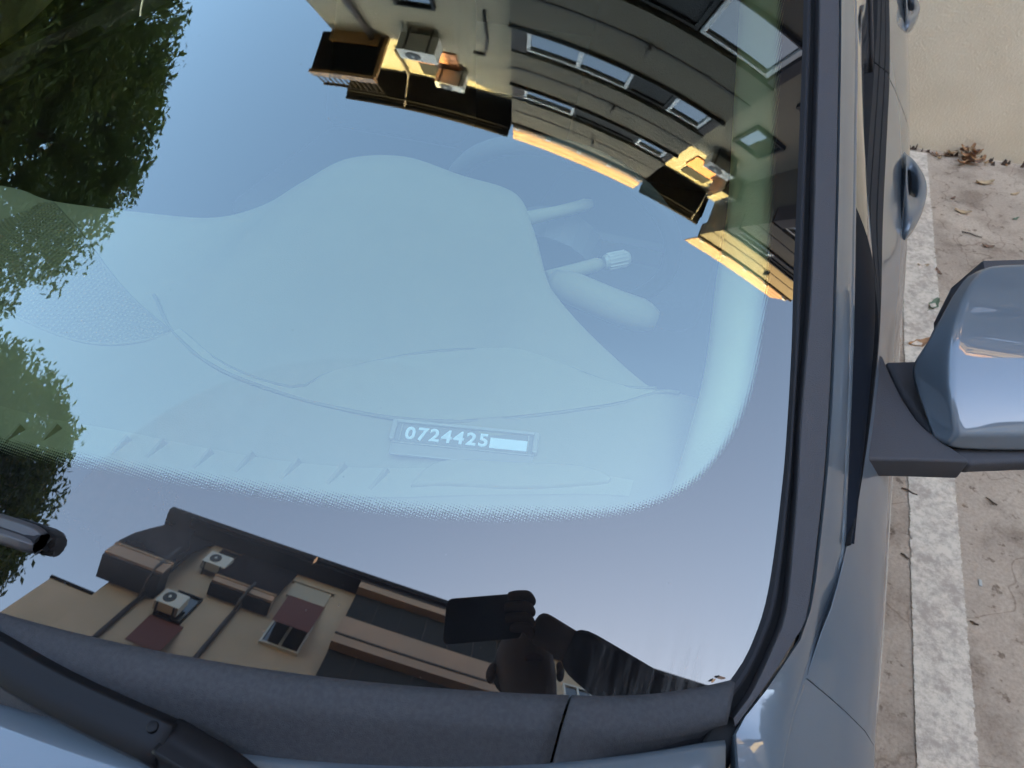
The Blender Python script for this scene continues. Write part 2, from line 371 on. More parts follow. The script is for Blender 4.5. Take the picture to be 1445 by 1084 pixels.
# --- block B: across the yard behind the photographer
B = empty('apartment_building', (0, -8, 0), label='tan apartment block facing the car across the yard, with maroon awnings and brown balconies', cat='building')
Bi = Matrix.Translation((0, 8, 0))
def inB(o):
    o.data.transform(Bi); return o
inB(MB().box(-8.2, 27, -18, -8, -.3, 17.1).build('wall', 'tan', B))  # right end stretched out of view to keep the sun off block A
inB(MB().box(-8.75, 27.6, -18.5, -7.56, 17.23, 17.45).build('roof', 'roofmetal', B))
inB(MB().box(-8.7, 27.5, -18.4, -7.6, 17.1, 17.226).build('soffit', 'soffit', B))
ph = MB().box(5.6, 10.4, -14.5, -11.0, 17.46, 20.9).build('roof_shadow_block', 'tan', B); inB(ph)  # unseen rooftop block, added to cast shade on the taupe bay of block A
inB(MB().box(5.4, 10.6, -14.7, -10.8, 20.9, 21.05).build('shadow_block_roof', 'roofmetal', B))
# top left balcony, its dark awning let down to the rail
def slope_cloth(x0, x1, prof, nm, m):
    lo = [[(x, y, z) for y, z in prof] for x in (x0, x1)]; up = [[(x, y + .03, z + .05) for y, z in prof[::-1]] for x in (x0, x1)]
    inB(MB().hull4(lo[0] + up[0], lo[1] + up[1]).build(nm, m, B))
slope_cloth(-8.72, -6.55, [(-7.98, 17.05), (-7.75, 16.2), (-7.55, 15.4), (-7.44, 14.65)], 'awning', 'darkcloth')
inB(MB().box(-8.68, -6.58, -7.45, -7.40, 14.07, 14.48).build('balcony_front', 'brownbay', B))
inB(MB().box(-8.70, -6.56, -7.47, -7.38, 14.481, 14.56).build('balcony_rail', 'wood', B))
inB(MB().box(-8.68, -6.58, -7.98, -7.451, 14.0, 14.069).build('balcony_slab', 'soffit', B))
inB(MB().box(-8.68, -8.63, -7.98, -7.451, 14.07, 14.48).build('balcony_side', 'soffit', B))
inB(MB().box(-6.63, -6.58, -7.98, -7.451, 14.07, 14.48).build('balcony_side', 'soffit', B))
inB(MB().box(-8.15, -6.9, -7.995, -7.94, 14.08, 16.2).build('balcony_door', 'shutter', B))
# second balcony with dark awning
slope_cloth(-5.42, -3.26, [(-7.98, 17.0), (-7.82, 16.1), (-7.69, 15.22)], 'awning', 'darkcloth')
inB(MB().box(-5.36, -3.28, -7.70, -7.65, 14.92, 15.13).build('balcony_front', 'brownbay', B))
inB(MB().box(-5.38, -3.26, -7.72, -7.63, 15.131, 15.19).build('balcony_rail', 'wood', B))
inB(MB().box(-5.36, -3.28, -7.98, -7.701, 14.86, 14.919).build('balcony_slab', 'soffit', B))
for x in (-5.36, -3.34): inB(MB().box(x, x + .06, -7.98, -7.701, 14.92, 15.13).build('balcony_side', 'brownbay', B))
inB(pipe(B, -6.9, -7.93, 0, 13.98, .07)); inB(pipe(B, -4.2, -7.93, 0, 14.84, .07))
inB(MB().tube([(-6.85, -7.36, 15.2), (-6.87, -7.36, 14.1), (-6.9, -7.6, 13.9), (-6.9, -7.9, 13.7)], .04, 8).build('downpipe', 'pipe', B, True))
inB(MB().tube([(-4.1, -7.61, 15.3), (-4.12, -7.61, 14.9), (-4.2, -7.75, 14.7), (-4.2, -7.9, 14.5)], .05, 8).build('downpipe', 'pipe', B, True))
inB(ac_unit(B, -5.78, -7.999, 15.65, 1, .85, .58)); inB(ac_unit(B, -5.9, -7.999, 13.55, 1, .8, .55))
inB(window(B, -6.15, -5.3, -7.999, 13.5, 14.6, 1, 1, .05, 'pane', 'shutter'))
inB(window(B, -6.15, -5.45, -7.999, 15.9, 16.95, 1, 1, .05, 'pane', 'shutter'))
inB(MB().hull4([(-6.25, -7.99, 13.45), (-5.85, -7.5, 11.8), (-5.85, -7.5, 11.85), (-6.25, -7.99, 13.5)], [(-5.15, -7.99, 13.45), (-4.85, -7.5, 11.8), (-4.85, -7.5, 11.85), (-5.15, -7.99, 13.5)]).build('awning', 'maroon', B))
inB(MB().box(-3.15, -1.8, -7.999, -7.96, 15.95, 16.62).build('blind', 'blind', B))
inB(MB().box(-3.25, -1.7, -7.999, -7.93, 16.621, 16.70).build('lintel', 'tan', B))
inB(MB().hull4([(-3.08, -7.98, 16.0), (-2.86, -7.5, 13.98), (-2.86, -7.5, 14.03), (-3.08, -7.98, 16.05)], [(-1.78, -7.98, 16.0), (-1.70, -7.5, 13.98), (-1.70, -7.5, 14.03), (-1.78, -7.98, 16.05)]).build('awning', 'maroon', B))
inB(window(B, -3.0, -1.78, -7.999, 13.88, 15.0, 1, 2, .06))
def bayB(x0, x1):
    for b0, b1 in ((16.72, 17.18), (14.15, 15.24), (11.7, 12.75), (9.2, 10.3), (6.7, 7.8), (4.2, 5.3)):
        inB(MB().box(x0, x1, -7.99, -7.6, b0, b1).build('parapet', 'brownbay', B))
        inB(MB().box(x0 - .01, x1 + .01, -7.599, -7.585, b0 + .3, b0 + .37).build('string_course', 'groove', B))
    for z0, z1 in ((15.25, 16.7), (12.76, 14.14), (10.31, 11.69), (7.81, 9.19), (5.31, 6.69)):
        inB(MB().box(x0 + .02, x1 - .02, -7.99, -7.78, z0, z1).build('loggia_glazing', 'shutter', B))
        for x in np.arange(x0 + .9, x1 - .3, .9): inB(MB().box(x - .02, x + .02, -7.779, -7.75, z0 + .002, z1 - .002).build('mullion', 'groove', B))
bayB(-1.0, 5.6)
for z in (1.2, 3.9, 6.6, 9.3):
    for x in (-7.6, -5.9, -2.9, 7.2, 9.4, 11.4, 13.6, 15.8, 18.0): inB(window(B, x, x + 1.2, -7.999, z, z + 1.4, 1, 2))
for z in (12.0, 14.6):
    for x in (7.2, 9.4, 11.4, 13.6, 15.8, 18.0): inB(window(B, x, x + 1.2, -7.999, z, z + 1.4, 1, 2))
# --- lower annex left of block B
AX = empty('annex_building', (-11.5, -8, 0), label='lower plain tan block adjoining the left end of the tan apartment block', cat='building')
o = MB().box(-9.8, -8.201, -17, -8.05, -.3, 13.45).build('wall', 'tan', AX); o.data.transform(Matrix.Translation((11.5, 8, 0)))
o = MB().box(-9.84, -8.202, -17.1, -8.01, 13.451, 13.52).build('roof', 'roofmetal', AX); o.data.transform(Matrix.Translation((11.5, 8, 0)))
for z in (3, 6, 9):
    o = window(AX, -9.6, -8.5, -8.049, z, z + 1.4, 1, 2)
    for q in [o] + list(o.children): q.data.transform(Matrix.Translation((11.5, 8, 0)))
# children of windows/air units (panes, grilles) share their parent's frame
for root, mm in ((A, Ai), (B, Bi)):
    for ch in root.children:
        for g in ch.children: g.data.transform(mm)
# --- block C beyond the trees, on the left
Cb = empty('apartment_building', (-17, 2, 0), label='pale lit block standing behind the two trees, on the far side of the lot', cat='building')
Ci = Matrix.Translation((17, -2, 0))
for nm, bx, m_ in (('wall', (-27, -17, -2, 16, -.3, 11.6), 'cream'), ('roof', (-27.5, -16.5, -2.5, 16.5, 11.601, 11.85), 'roofmetal')):
    o = MB().box(*bx).build(nm, m_, Cb); o.data.transform(Ci)
for z in (1.4, 4.2, 7.0, 9.3):
    for y in (-.6, 2.0, 4.6, 7.2, 9.8, 12.4):
        f = MB().box(-16.999, -16.93, y, y + 1.3, z, z + 1.4).build('window', 'whiteframe', Cb); f.data.transform(Ci)
        p = MB().box(-16.929, -16.92, y + .08, y + 1.22, z + .08, z + 1.32).build('pane', 'pane', f); p.data.transform(Ci)

# --- block D, added out of view to darken the car's driver side
Db = empty('flank_shade_block', (22, -2, 0), label='low cream block added out of view on the driver side to darken the car flank', cat='building')
Di = Matrix.Translation((-22, 2, 0))
for nm, bx, m_ in (('wall', (22, 30, -7, 13, -.3, 7.5), 'cream'), ('roof', (21.5, 30.5, -7.3, 13.5, 7.501, 7.7), 'roofmetal')):
    o = MB().box(*bx).build(nm, m_, Db); o.data.transform(Di)
for z in (1.4, 4.6):
    for y in (-6, -3, 0, 3, 6, 9):
        f = MB().box(21.93, 21.999, y, y + 1.3, z, z + 1.4).build('window', 'whiteframe', Db); f.data.transform(Di)
        p = MB().box(21.92, 21.929, y + .08, y + 1.22, z + .08, z + 1.32).build('pane', 'pane', f); p.data.transform(Di)

# ------------------------------------------------------------------ trees
def tree(name, base, cen, rad, nclump, label, seed, limbs=9):
    rg = np.random.default_rng(seed); root = empty(name, base, label=label, cat='tree', group='trees beside the parking lot')
    cen = np.array(cen) - np.array(base); rad = np.array(rad)
    t = MB(); top = cen * np.array([.75, .75, .9])
    trunk = [(0, 0, -.1), (.05, .02, cen[2] * .25), (cen[0] * .35, cen[1] * .35, cen[2] * .55), tuple(top)]
    t.tube(trunk, [.2, .17, .13, .05], 10); t.build('trunk', 'bark', root, True)
    for k in range(limbs):
        a = 2 * math.pi * k / limbs + rg.uniform(-.3, .3); s = np.array(trunk[2]) * (.75 + .4 * rg.random())
        e = cen + rad * np.array([math.cos(a) * .75, math.sin(a) * .75, rg.uniform(-.35, .6)]); mid = (s + e) / 2 + np.array([0, 0, .3])
        MB().tube([tuple(s), tuple(mid), tuple(e)], [.07, .05, .015], 6).build('limb', 'bark', root, True)
    # clumps biased to the outside of an uneven ellipsoid, leaves within every clump
    V = []; F = []
    bump = rg.normal(size=(14, 3)); bump /= np.linalg.norm(bump, axis=1)[:, None]; amp = rg.uniform(-.22, .28, 14)
    for c in range(nclump):
        d = rg.normal(size=3); d /= np.linalg.norm(d)
        sc_ = 1 + np.sum(amp * np.exp(6 * (bump @ d - 1)))
        r_ = rg.random() ** .42
        p0 = cen + d * rad * sc_ * r_
        cs = rg.uniform(.16, .36)
        nl = int(rg.uniform(40, 66))
        for _ in range(nl):
            q = rg.normal(size=3); q *= rg.random() ** .45 / np.linalg.norm(q); p = p0 + q * cs * np.array([1.25, 1.25, .8])
            u = rg.normal(size=3); u /= np.linalg.norm(u); w = np.cross(u, rg.normal(size=3)); w /= np.linalg.norm(w)
            L = rg.uniform(.045, .082); W_ = L * rg.uniform(.32, .5); nrm = np.cross(u, w) * L * .18
            b = len(V); V += [p - u * L, p + w * W_ + nrm, p + u * L, p - w * W_ + nrm]; F.append((b, b + 1, b + 2, b + 3))
    mesh('crown', V, F, 'leaf', root)
tree('broadleaf_tree', (-8.6, 1.9, 0), (-8.1, 2.0, 6.6), (2.55, 3.1, 3.2), 1700, 'big leafy tree standing at the far side of the lot, nearer the cream block', 3)
tree('broadleaf_tree', (-8.2, -3.8, 0), (-7.9, -3.4, 6.5), (2.45, 2.1, 2.7), 1500, 'smaller leafy tree standing at the far side of the lot, nearer the tan block', 5)

t3 = [o for o in col.objects if o.parent is None and o.name.startswith('broadleaf_tree')][0]
def copy_tree(src, loc, rz, label):
    r = src.copy(); col.objects.link(r); r.location = loc; r.rotation_euler = (0, 0, rz); r['label'] = label
    for ch in list(src.children):
        c = ch.copy(); col.objects.link(c); c.parent = r
    return r
copy_tree(t3, (11.8, .5, 0), 2.2, 'leafy tree added out of view on the driver side to darken reflections in the car flank')  # added tree, gives the flank something darker than sky to mirror

# ------------------------------------------------------------------ the parked car (faces -Y; its left side is +X)
CAR = empty('parked_car', (0, 1.1, 0), label='slate blue hatchback parked with its back to the cream wall, seen over its bonnet', cat='car')
CI = Matrix.Translation((0, -1.1, 0))
def inC(o):
    o.data.transform(CI); return o
GP = (1.00106601, .45628049, -.02253232, .03392439, .02593602, -.01413629, .05524012, .05160563)
def surf(x, y):
    Z0, S, Cc, D, b, e, h, g = GP; w = y - .30 * x * x - .10
    return Z0 + S * w - Cc * w * w - D * w ** 3 - b * x * x - e * x * x * w - h * x ** 4 - g * x * x * w * w
def fromw(x, w): y = w + .30 * x * x; return (x, y, surf(x, y))

# windscreen ---------------------------------------------------------------
XE = [(0, .700), (.100, .708), (.106, .7135), (.115, .7205), (.137, .7295), (.179, .7345), (.2617, .728), (.3145, .7215), (.379, .7115), (.447, .6995), (.598, .6745), (.776, .6445), (1.012, .6015)]
nu, nw = 241, 221; ws = np.linspace(.090, .95, nw)
V = []
for w in ws:
    xe = itp(w, XE)
    for u in np.linspace(-1, 1, nu): V.append(fromw(u * xe, w))
V = np.array(V)
F = [(i * nu + k, i * nu + k + 1, (i + 1) * nu + k + 1, (i + 1) * nu + k) for i in range(nw - 1) for k in range(nu - 1)]
me = bpy.data.meshes.new('windscreen'); me.from_pydata([tuple(v) for v in V], [], F); me.update()
inner = [(0, .205), (.06, .2135), (.14, .223), (.272, .244), (.393, .268), (.479, .291), (.561, .323), (.614, .351), (.650, .385), (.668, .418), (.679, .452), (.684, .492), (.681, .537), (.676, .583), (.651, .723), (.622, .89), (.585, 1.06), (.52, 1.14), (.40, 1.08), (.2, 1.03), (0, 1.015)]
ip = cr(inner, 240); ip[0, 0] = 0; ip[-1, 0] = 0
cs_ = 1 / math.cos(math.atan(.456))
def inside(px, py):
    c = np.zeros(len(px), bool); q = np.vstack([ip, ip[::-1] * np.array([-1, 1])])
    for i in range(len(q)):
        x0, y0 = q[i]; x1, y1 = q[i - 1]
        if y0 == y1: continue
        cond = (y0 > py) != (y1 > py); c ^= cond & (px < (x1 - x0) * (py - y0) / (y1 - y0) + x0)
    return c
ax, ay = np.abs(V[:, 0]), V[:, 1]
best = np.full(len(V), 9.)
for i in range(len(ip) - 1):
    a, b = ip[i], ip[i + 1]; ab = (b - a) * np.array([1, cs_]); L2 = ab @ ab + 1e-12
    dx, dy = ax - a[0], (ay - a[1]) * cs_; t = np.clip((dx * ab[0] + dy * ab[1]) / L2, 0, 1)
    best = np.minimum(best, np.hypot(dx - t * ab[0], dy - t * ab[1]))
sgn = np.where(inside(ax, ay), 1., -1.)
width = .0155 - .0095 * np.clip((ax - .52) / .14, 0, 1)
tt = np.clip(sgn * best / width, -1, 2.)
at = me.attributes.new('clear', 'FLOAT', 'POINT'); at.data.foreach_set('value', tt.astype(np.float32))
uv = me.uv_layers.new(name='UVMap'); li = np.empty(len(me.loops), int); me.loops.foreach_get('vertex_index', li)
uvs = np.stack([V[li, 0], V[li, 1] * cs_], 1).astype(np.float32); uv.data.foreach_set('uv', uvs.ravel())

def glass_mat():
    m = bpy.data.materials.new('windscreen_glass'); m.use_nodes = True
    n = m.node_tree.nodes; l = m.node_tree.links; n.remove(n['Principled BSDF']); out = n['Material Output']
    def math_(op, a, b=None, c=None):
        x = n.new('ShaderNodeMath'); x.operation = op
        for i, v in enumerate((a, b, c)):
            if v is None: continue
            if isinstance(v, (int, float)): x.inputs[i].default_value = v
            else: l.new(v, x.inputs[i])
        return x.outputs[0]
    def mix(f, a, b):
        x = n.new('ShaderNodeMixShader')
        if isinstance(f, (int, float)): x.inputs[0].default_value = f
        else: l.new(f, x.inputs[0])
        l.new(a, x.inputs[1]); l.new(b, x.inputs[2]); return x.outputs[0]
    uvn = n.new('ShaderNodeUVMap'); uvn.uv_map = 'UVMap'; sp = n.new('ShaderNodeSeparateXYZ'); l.new(uvn.outputs[0], sp.inputs[0])
    u, v = sp.outputs[0], sp.outputs[1]; pitch = .0023
    cu = math_('COSINE', math_('MULTIPLY', u, 2 * math.pi / pitch / 1.0)); cv = math_('COSINE', math_('MULTIPLY', v, 2 * math.pi / pitch))
    g = math_('MULTIPLY_ADD', math_('ADD', cu, cv), .25, .5)
    at = n.new('ShaderNodeAttribute'); at.attribute_name = 'clear'; t = at.outputs['Fac']
    d = math_('SUBTRACT', g, t)
    frit = n.new('ShaderNodeMapRange'); frit.inputs['From Min'].default_value = -.06; frit.inputs['From Max'].default_value = .06; l.new(d, frit.inputs['Value'])
    # dust: even film, heavier in the part no wiper reaches, smeared in the corner
    def noise(scale, detail=6, rough=.6, vec=None):
        x = n.new('ShaderNodeTexNoise'); x.inputs['Scale'].default_value = scale; x.inputs['Detail'].default_value = detail; x.inputs['Roughness'].default_value = rough
        l.new(vec or uvn.outputs[0], x.inputs['Vector']); return x.outputs['Fac']
    def rng_(v, a, b, c=0., e=1.):
        x = n.new('ShaderNodeMapRange'); x.inputs['From Min'].default_value = a; x.inputs['From Max'].default_value = b; x.inputs['To Min'].default_value = c; x.inputs['To Max'].default_value = e
        if isinstance(v, (int, float)): x.inputs['Value'].default_value = v
        else: l.new(v, x.inputs['Value'])
        return x.outputs[0]
    r2 = math_('SQRT', math_('ADD', math_('POWER', math_('SUBTRACT', u, .435), 2.), math_('POWER', math_('SUBTRACT', v, .135), 2.)))
    unw = rng_(r2, .300, .296)
    r3 = math_('SQRT', math_('ADD', math_('POWER', math_('SUBTRACT', u, .72), 2.), math_('POWER', math_('SUBTRACT', v, .22), 2.)))
    cor = rng_(r3, .16, .02)
    mp = n.new('ShaderNodeMapping'); mp.inputs['Scale'].default_value = (110, 9, 1); l.new(uvn.outputs[0], mp.inputs['Vector'])
    streak = rng_(noise(1., 5, .7, mp.outputs[0]), .45, .7)
    edge = rng_(math_('SUBTRACT', v, math_('MULTIPLY', math_('MULTIPLY', u, u), .329)), .128, .109)
    grit = rng_(noise(700, 3, .7), .5, .7); patch = rng_(noise(9, 7, .65), .35, .7, .35, 1.)
    dust = math_('ADD', math_('MULTIPLY', math_('MULTIPLY', unw, patch), math_('MULTIPLY', math_('MULTIPLY', rng_(v, .165, .215, .10, 1.), rng_(u, .42, .20, .06, 1.)), .22)), .004)
    dust = math_('MULTIPLY_ADD', math_('MULTIPLY', cor, streak), .30, dust)
    dust = math_('MULTIPLY_ADD', math_('MULTIPLY', edge, grit), .10, dust)
    vo = n.new('ShaderNodeTexVoronoi'); vo.inputs['Scale'].default_value = 75; l.new(uvn.outputs[0], vo.inputs['Vector'])
    sc2 = n.new('ShaderNodeSeparateColor'); l.new(vo.outputs['Color'], sc2.inputs[0])
    speck = math_('MULTIPLY', math_('LESS_THAN', vo.outputs['Distance'], math_('MULTIPLY', sc2.outputs[0], .065)), math_('GREATER_THAN', sc2.outputs[1], .72))
    dust = math_('MULTIPLY_ADD', speck, .22, dust)
    df = n.new('ShaderNodeBsdfDiffuse'); df.inputs['Color'].default_value = (.22, .20, .18, 1)
    bk = n.new('ShaderNodeBsdfDiffuse'); bk.inputs['Color'].default_value = (.003, .003, .0035, 1)
    tr = n.new('ShaderNodeBsdfTransparent'); tr.inputs['Color'].default_value = (.82, .98, .90, 1)
    # black print: one outer surface mirrors; clear pane: both faces and the solar coating mirror
    g1 = n.new('ShaderNodeBsdfGlossy'); g1.inputs['Roughness'].default_value = 0.; g1.inputs['Color'].default_value = (1, .965, .90, 1)
    g2 = n.new('ShaderNodeBsdfGlossy'); g2.inputs['Roughness'].default_value = 0.; g2.inputs['Color'].default_value = (.90, 1, .93, 1)
    f1 = n.new('ShaderNodeFresnel'); f1.inputs['IOR'].default_value = 1.80
    f2 = n.new('ShaderNodeFresnel'); f2.inputs['IOR'].default_value = 2.05
    base = mix(frit.outputs[0], mix(f2.outputs[0], tr.outputs[0], g2.outputs[0]), mix(f1.outputs[0], bk.outputs[0], g1.outputs[0]))
    l.new(mix(dust, base, df.outputs[0]), out.inputs['Surface'])
    return m
M['windscreen'] = glass_mat()
inC(link('windscreen', me, 'windscreen', CAR, True))

# seal and pillar moulding: glass edge G, moulding inner edge T, outer edge L ---------------
Gp = [(.60, 1.12), (.643, .900), (.673, .734), (.698, .593), (.710, .530), (.720, .470), (.7265, .420), (.733, .340), (.728, .296), (.719, .270), (.712, .258)]
Tp = [(.612, 1.13), (.656, .907), (.686, .740), (.711, .599), (.720, .535), (.728, .474), (.737, .418), (.747, .336), (.743, .304), (.734, .268), (.724, .246)]
Lp = [(.635, 1.14, 0), (.678, .919, 0), (.708, .752, 0), (.733, .610, 0), (.744, .546, 0), (.753, .486, 0), (.760, .428, 0), (.766, .341, 0), (.760, .317, 0), (.746, .281, 0), (.727, .241, 0)]
NS = 90
def onsurf(P): return np.array([(p[0], p[1], surf(p[0], p[1])) for p in P])
Gc, Tc, Lc = (onsurf(cr([p[:2] for p in q], NS)) for q in (Gp, Tp, Lp))
nrm = np.array([.12, -.40, .91]); nrm /= np.linalg.norm(nrm)
def strip(prof, name, m, s):
    rows = []
    for g, t, L in zip(Gc, Tc, Lc):
        r = []
        for (base, k, h) in prof:
            a, b = (g, t) if base == 'gt' else (t, L); p = a + (b - a) * k + nrm * h; r.append(mir(p, s))
        rows.append(r)
    o = inC(loft(name, rows, m, CAR, True, flip=(s > 0))); o.data.set_sharp_from_angle(angle=R(16)); return o
for s in (1, -1):
    strip([('gt', -.35, -.004), ('gt', -.02, .0012), ('gt', .12, .004), ('gt', .30, .0045), ('gt', .42, .003), ('gt', .47, -.004)], 'windscreen_seal', 'rubber', s)
    strip([('gt', .30, -.003), ('gt', .55, -.009), ('gt', 1.05, -.009), ('tl', .15, -.006)], 'seal_channel', 'gap', s)
    strip([('tl', .03, -.010), ('tl', .02, -.001), ('tl', .03, .0030), ('tl', .07, .0046), ('tl', .5, .0050), ('tl', .93, .0046), ('tl', .97, .0030), ('tl', 1.0, -.002)], 'pillar_moulding', 'trim', s)

# body: inner edge I, crease K along the side ------------------------------------------------
I_ = [(-.88, .66, .80), (-.5, .735, .925), (-.2, .752, .953), (0, .748, .960), (.12, .742, .961), (.205, .7355, .9625), (.236, .7275, .9635)]
Lz = [(p[1], p[0] + .002, p[2] - .001) for p in Lc[::-1]]
I_ += [q for q in Lz[3::3]] + [(1.35, .60, 1.435), (1.6, .575, 1.475), (2.0, .565, 1.485), (2.4, .57, 1.465), (2.75, .59, 1.40)]
I_ = [i for k, i in enumerate(I_) if k == 0 or i[0] > I_[k - 1][0]]
K_ = [(-.88, .70, .78), (-.5, .765, .895), (-.2, .777, .928), (0, .772, .940), (.228, .7685, .950), (.303, .779, .955), (.36, .788, .962), (.40, .7945, .985), (.47, .785, 1.020), (.58, .769, 1.074), (.645, .758, 1.107), (.79, .733, 1.178), (.96, .703, 1.259), (1.2, .658, 1.350), (1.5, .628, 1.415), (2.0, .615, 1.435), (2.4, .622, 1.41), (2.75, .65, 1.33)]
W_ = [(-.9, .80), (-.6, .872), (-.2, .885), (.1, .874), (.3, .873), (.45, .879), (.6, .885), (.85, .897), (1.02, .908), (1.3, .920), (1.6, .928), (2.0, .934), (2.4, .934), (2.75, .90), (3.05, .80)]
BX = [(.30, .7795), (.34, .7865), (.40, .795), (.68, .815), (.99, .822), (1.21, .827), (1.5, .832), (1.92, .829), (2.5, .815), (2.75, .79)]
BZ = [(.30, .9525), (.34, .960), (.40, .988), (.5, .996), (.68, 1.0), (1.5, 1.003), (2.5, 1.03), (2.75, 1.05)]
W_, BX, BZ = sit(W_, 80), sit(BX, 60), sit(BZ, 60)
def arch(y, z0=.24):
    z = z0
    for yc in (-.22, 2.33):
        if abs(y - yc) < .36: z = max(z, .30 + math.sqrt(.36 ** 2 - (y - yc) ** 2) * .98)
    return z
def side_row(y, top, s, n=22):
    """points from the top edge (x, z) down the flank at y"""
    w = itp(y, W_); x0, z0 = top; zl = arch(y); pts = []
    key = [(z0, x0), (z0 - .25 * (z0 - .85), x0 + .34 * (w - x0)), (z0 - .6 * (z0 - .85), x0 + .74 * (w - x0)), (.85, w - .002), (.80, w), (.70, w - .003), (.55, w - .014), (.45, w - .010), (.33, w - .012), (.24, w - .03), (.1, w - .08)]
    k = cr([(a, b) for a, b in key], 80); zz = np.linspace(0, 1, n) ** 1.5 * (z0 - zl)
    for d in zz: z = z0 - d; pts.append((s * float(np.interp(-z, -k[:, 0], k[:, 1])), y, z))
    return pts
for s in (1, -1):
    ys = np.r_[np.linspace(-.88, .236, 40), np.linspace(.25, 2.75, 110)]
    rows = []
    I2, K2 = sit(I_, 200), sit(K_, 200)
    for y in ys:
        i = itp(y, I2); k = itp(y, K2); a = np.array([i[0], y, i[1]]); b = np.array([k[0], y, k[1]])
        r = [a + [-.0005, 0, -.016], a + [0, 0, -.003], a + [.0015, 0, -.0003]] + [a + (b - a) * t + np.array([.1, 0, .9]) * .0022 * math.sin(math.pi * t) for t in (.15, .3, .45, .6, .75, .88)] + [b + [-.0015, 0, .0003], b + [.0005, 0, -.001], b + [.0035, 0, -.006], b + [-.004, 0, -.020]]
        rows.append([mir(p, s) for p in r])
    sp_ = inC(loft('side_panel', rows, 'paint', CAR, True, flip=(s < 0))); sp_.data.set_sharp_from_angle(angle=R(24))
    ys = np.linspace(-.88, .3049, 60)
    ff_ = inC(loft('front_fender', [side_row(y, (itp(y, K2)[0] + .0008, itp(y, K2)[1] - .0025), s) for y in ys], 'paint', CAR, True, flip=(s < 0))); ff_.data.set_sharp_from_angle(angle=R(28))
    for nm, y0, y1 in (('front_door', .3052, 1.470), ('rear_door', 1.4755, 2.40), ('rear_quarter', 2.4055, 3.03)):
        ys = np.linspace(y0, y1, 60)
        top = lambda y: (itp(y, BX), itp(y, BZ)) if y < 2.75 else (.79 - .55 * (y - 2.75), 1.05)
        rows = []
        for y in ys:
            r = side_row(y, top(y), s); f_ = min(1, max(.05, (y - .42) / .08)); r = [(r[0][0] - s * .012 * f_, y, r[0][2] - .012), (r[0][0] - s * .004 * f_, y, r[0][2] + .0005 * f_)] + r; rows.append(r)
        door = inC(loft(nm, rows, 'paint', CAR, True, flip=(s < 0))); door.data.set_sharp_from_angle(angle=R(28))
        if nm == 'rear_quarter': continue
        # belt moulding with three grooves, window and frame as pieces of the door
        y0b, y1b = (max(y0, .42), y1) if nm == 'front_door' else (y0, 2.40)
        BI = sit([(.40, .7945, .992), (.50, .803, .996), (.62, .811, 1.001), (.72, .8145, 1.004), (.80, .807, 1.011), (.945, .7885, 1.021), (1.158, .7905, 1.022), (1.44, .796, 1.022), (1.84, .7995, 1.024), (2.45, .79, 1.05)], 60)
        rows = []
        for y in np.linspace(y0b, y1b, 50):
            bi = itp(y, BI); bo = (itp(y, BX) + .001, itp(y, BZ) + .001); a = np.array([bi[0], y, bi[1]]); b = np.array([bo[0], y, bo[1]]); q = []
            for t, h in ((-.2, -.012), (0, 0), (.06, .0035), (.28, .0035), (.31, .0005), (.34, .0035), (.6, .0035), (.63, .0005), (.66, .0035), (.93, .003), (1.0, -.001), (1.0, -.006)): q.append(mir(a + (b - a) * t + np.array([.5, 0, .86]) * h, s))
            rows.append(q)
        inC(loft('belt_moulding', rows, 'belt', door, False, flip=(s < 0)))
        yw0, yw1 = (.425, 1.43) if nm == 'front_door' else (1.505, 2.38)
        rows = []
        for y in np.linspace(yw0, yw1, 50):
            k = itp(y, K2); bi = itp(y, BI); a = np.array([k[0] - .003, y, k[1] - .010]); b = np.array([bi[0] - .001, y, bi[1] - .004])
            rows.append([mir(a + (b - a) * t + np.array([1, 0, .2]) * .010 * math.sin(math.pi * t), s) for t in np.linspace(0, 1, 12)])
        inC(loft('window', rows[16 if nm == 'front_door' else 0:], 'car_glass', door, True, flip=(s < 0)))
        if nm == 'front_door': inC(loft('sail_panel', [[(p[0] + s * .0005, p[1], p[2]) for p in r] for r in rows[:17]], 'sail', door, True, flip=(s < 0)))
        yp = 1.43 if nm == 'front_door' else 1.4755
        rows = []
        for y in (yp, yp + (.04 if nm == 'front_door' else .03)):
            k = itp(y, K2); bi = itp(y, BI); a = np.array([k[0] + .001, y, k[1] - .008]); b = np.array([bi[0] + .003, y, bi[1] - .002])
            rows.append([mir(a + (b - a) * t + np.array([1, 0, .2]) * .010 * math.sin(math.pi * t), s) for t in np.linspace(0, 1, 12)])
        inC(solid(loft('window_frame', rows, 'trim', door, True, flip=(s < 0)), .006))
        # handle: cup on the door and a bow with a gap behind it
        yh = 1.06 if nm == 'front_door' else 1.965; zc = .922
        xb = lambda y: float(np.interp(zc, [p[2] for p in side_row(y, top(y), 1)][::-1], [p[0] for p in side_row(y, top(y), 1)][::-1]))
        yy = np.linspace(0, .275, 24)
        outb = cr([(.000, .000), (.055, .021), (.105, .032), (.150, .036), (.195, .032), (.245, .017), (.275, .0)], 24)
        hole = cr([(.118, .006), (.113, .012), (.122, .0175), (.16, .020), (.200, .0175), (.212, .011), (.206, .006), (.16, .0055), (.118, .006)], 29)[:-1]
        # bow = prism in plan with a hole: rings matched by angle around the hole centre
        ctr = np.array([.16, .0125]); full = np.vstack([outb, [(q[0], -.002) for q in outb[::-1][1:-1]]])
        angs = np.linspace(0, 2 * math.pi, 48, endpoint=False); 
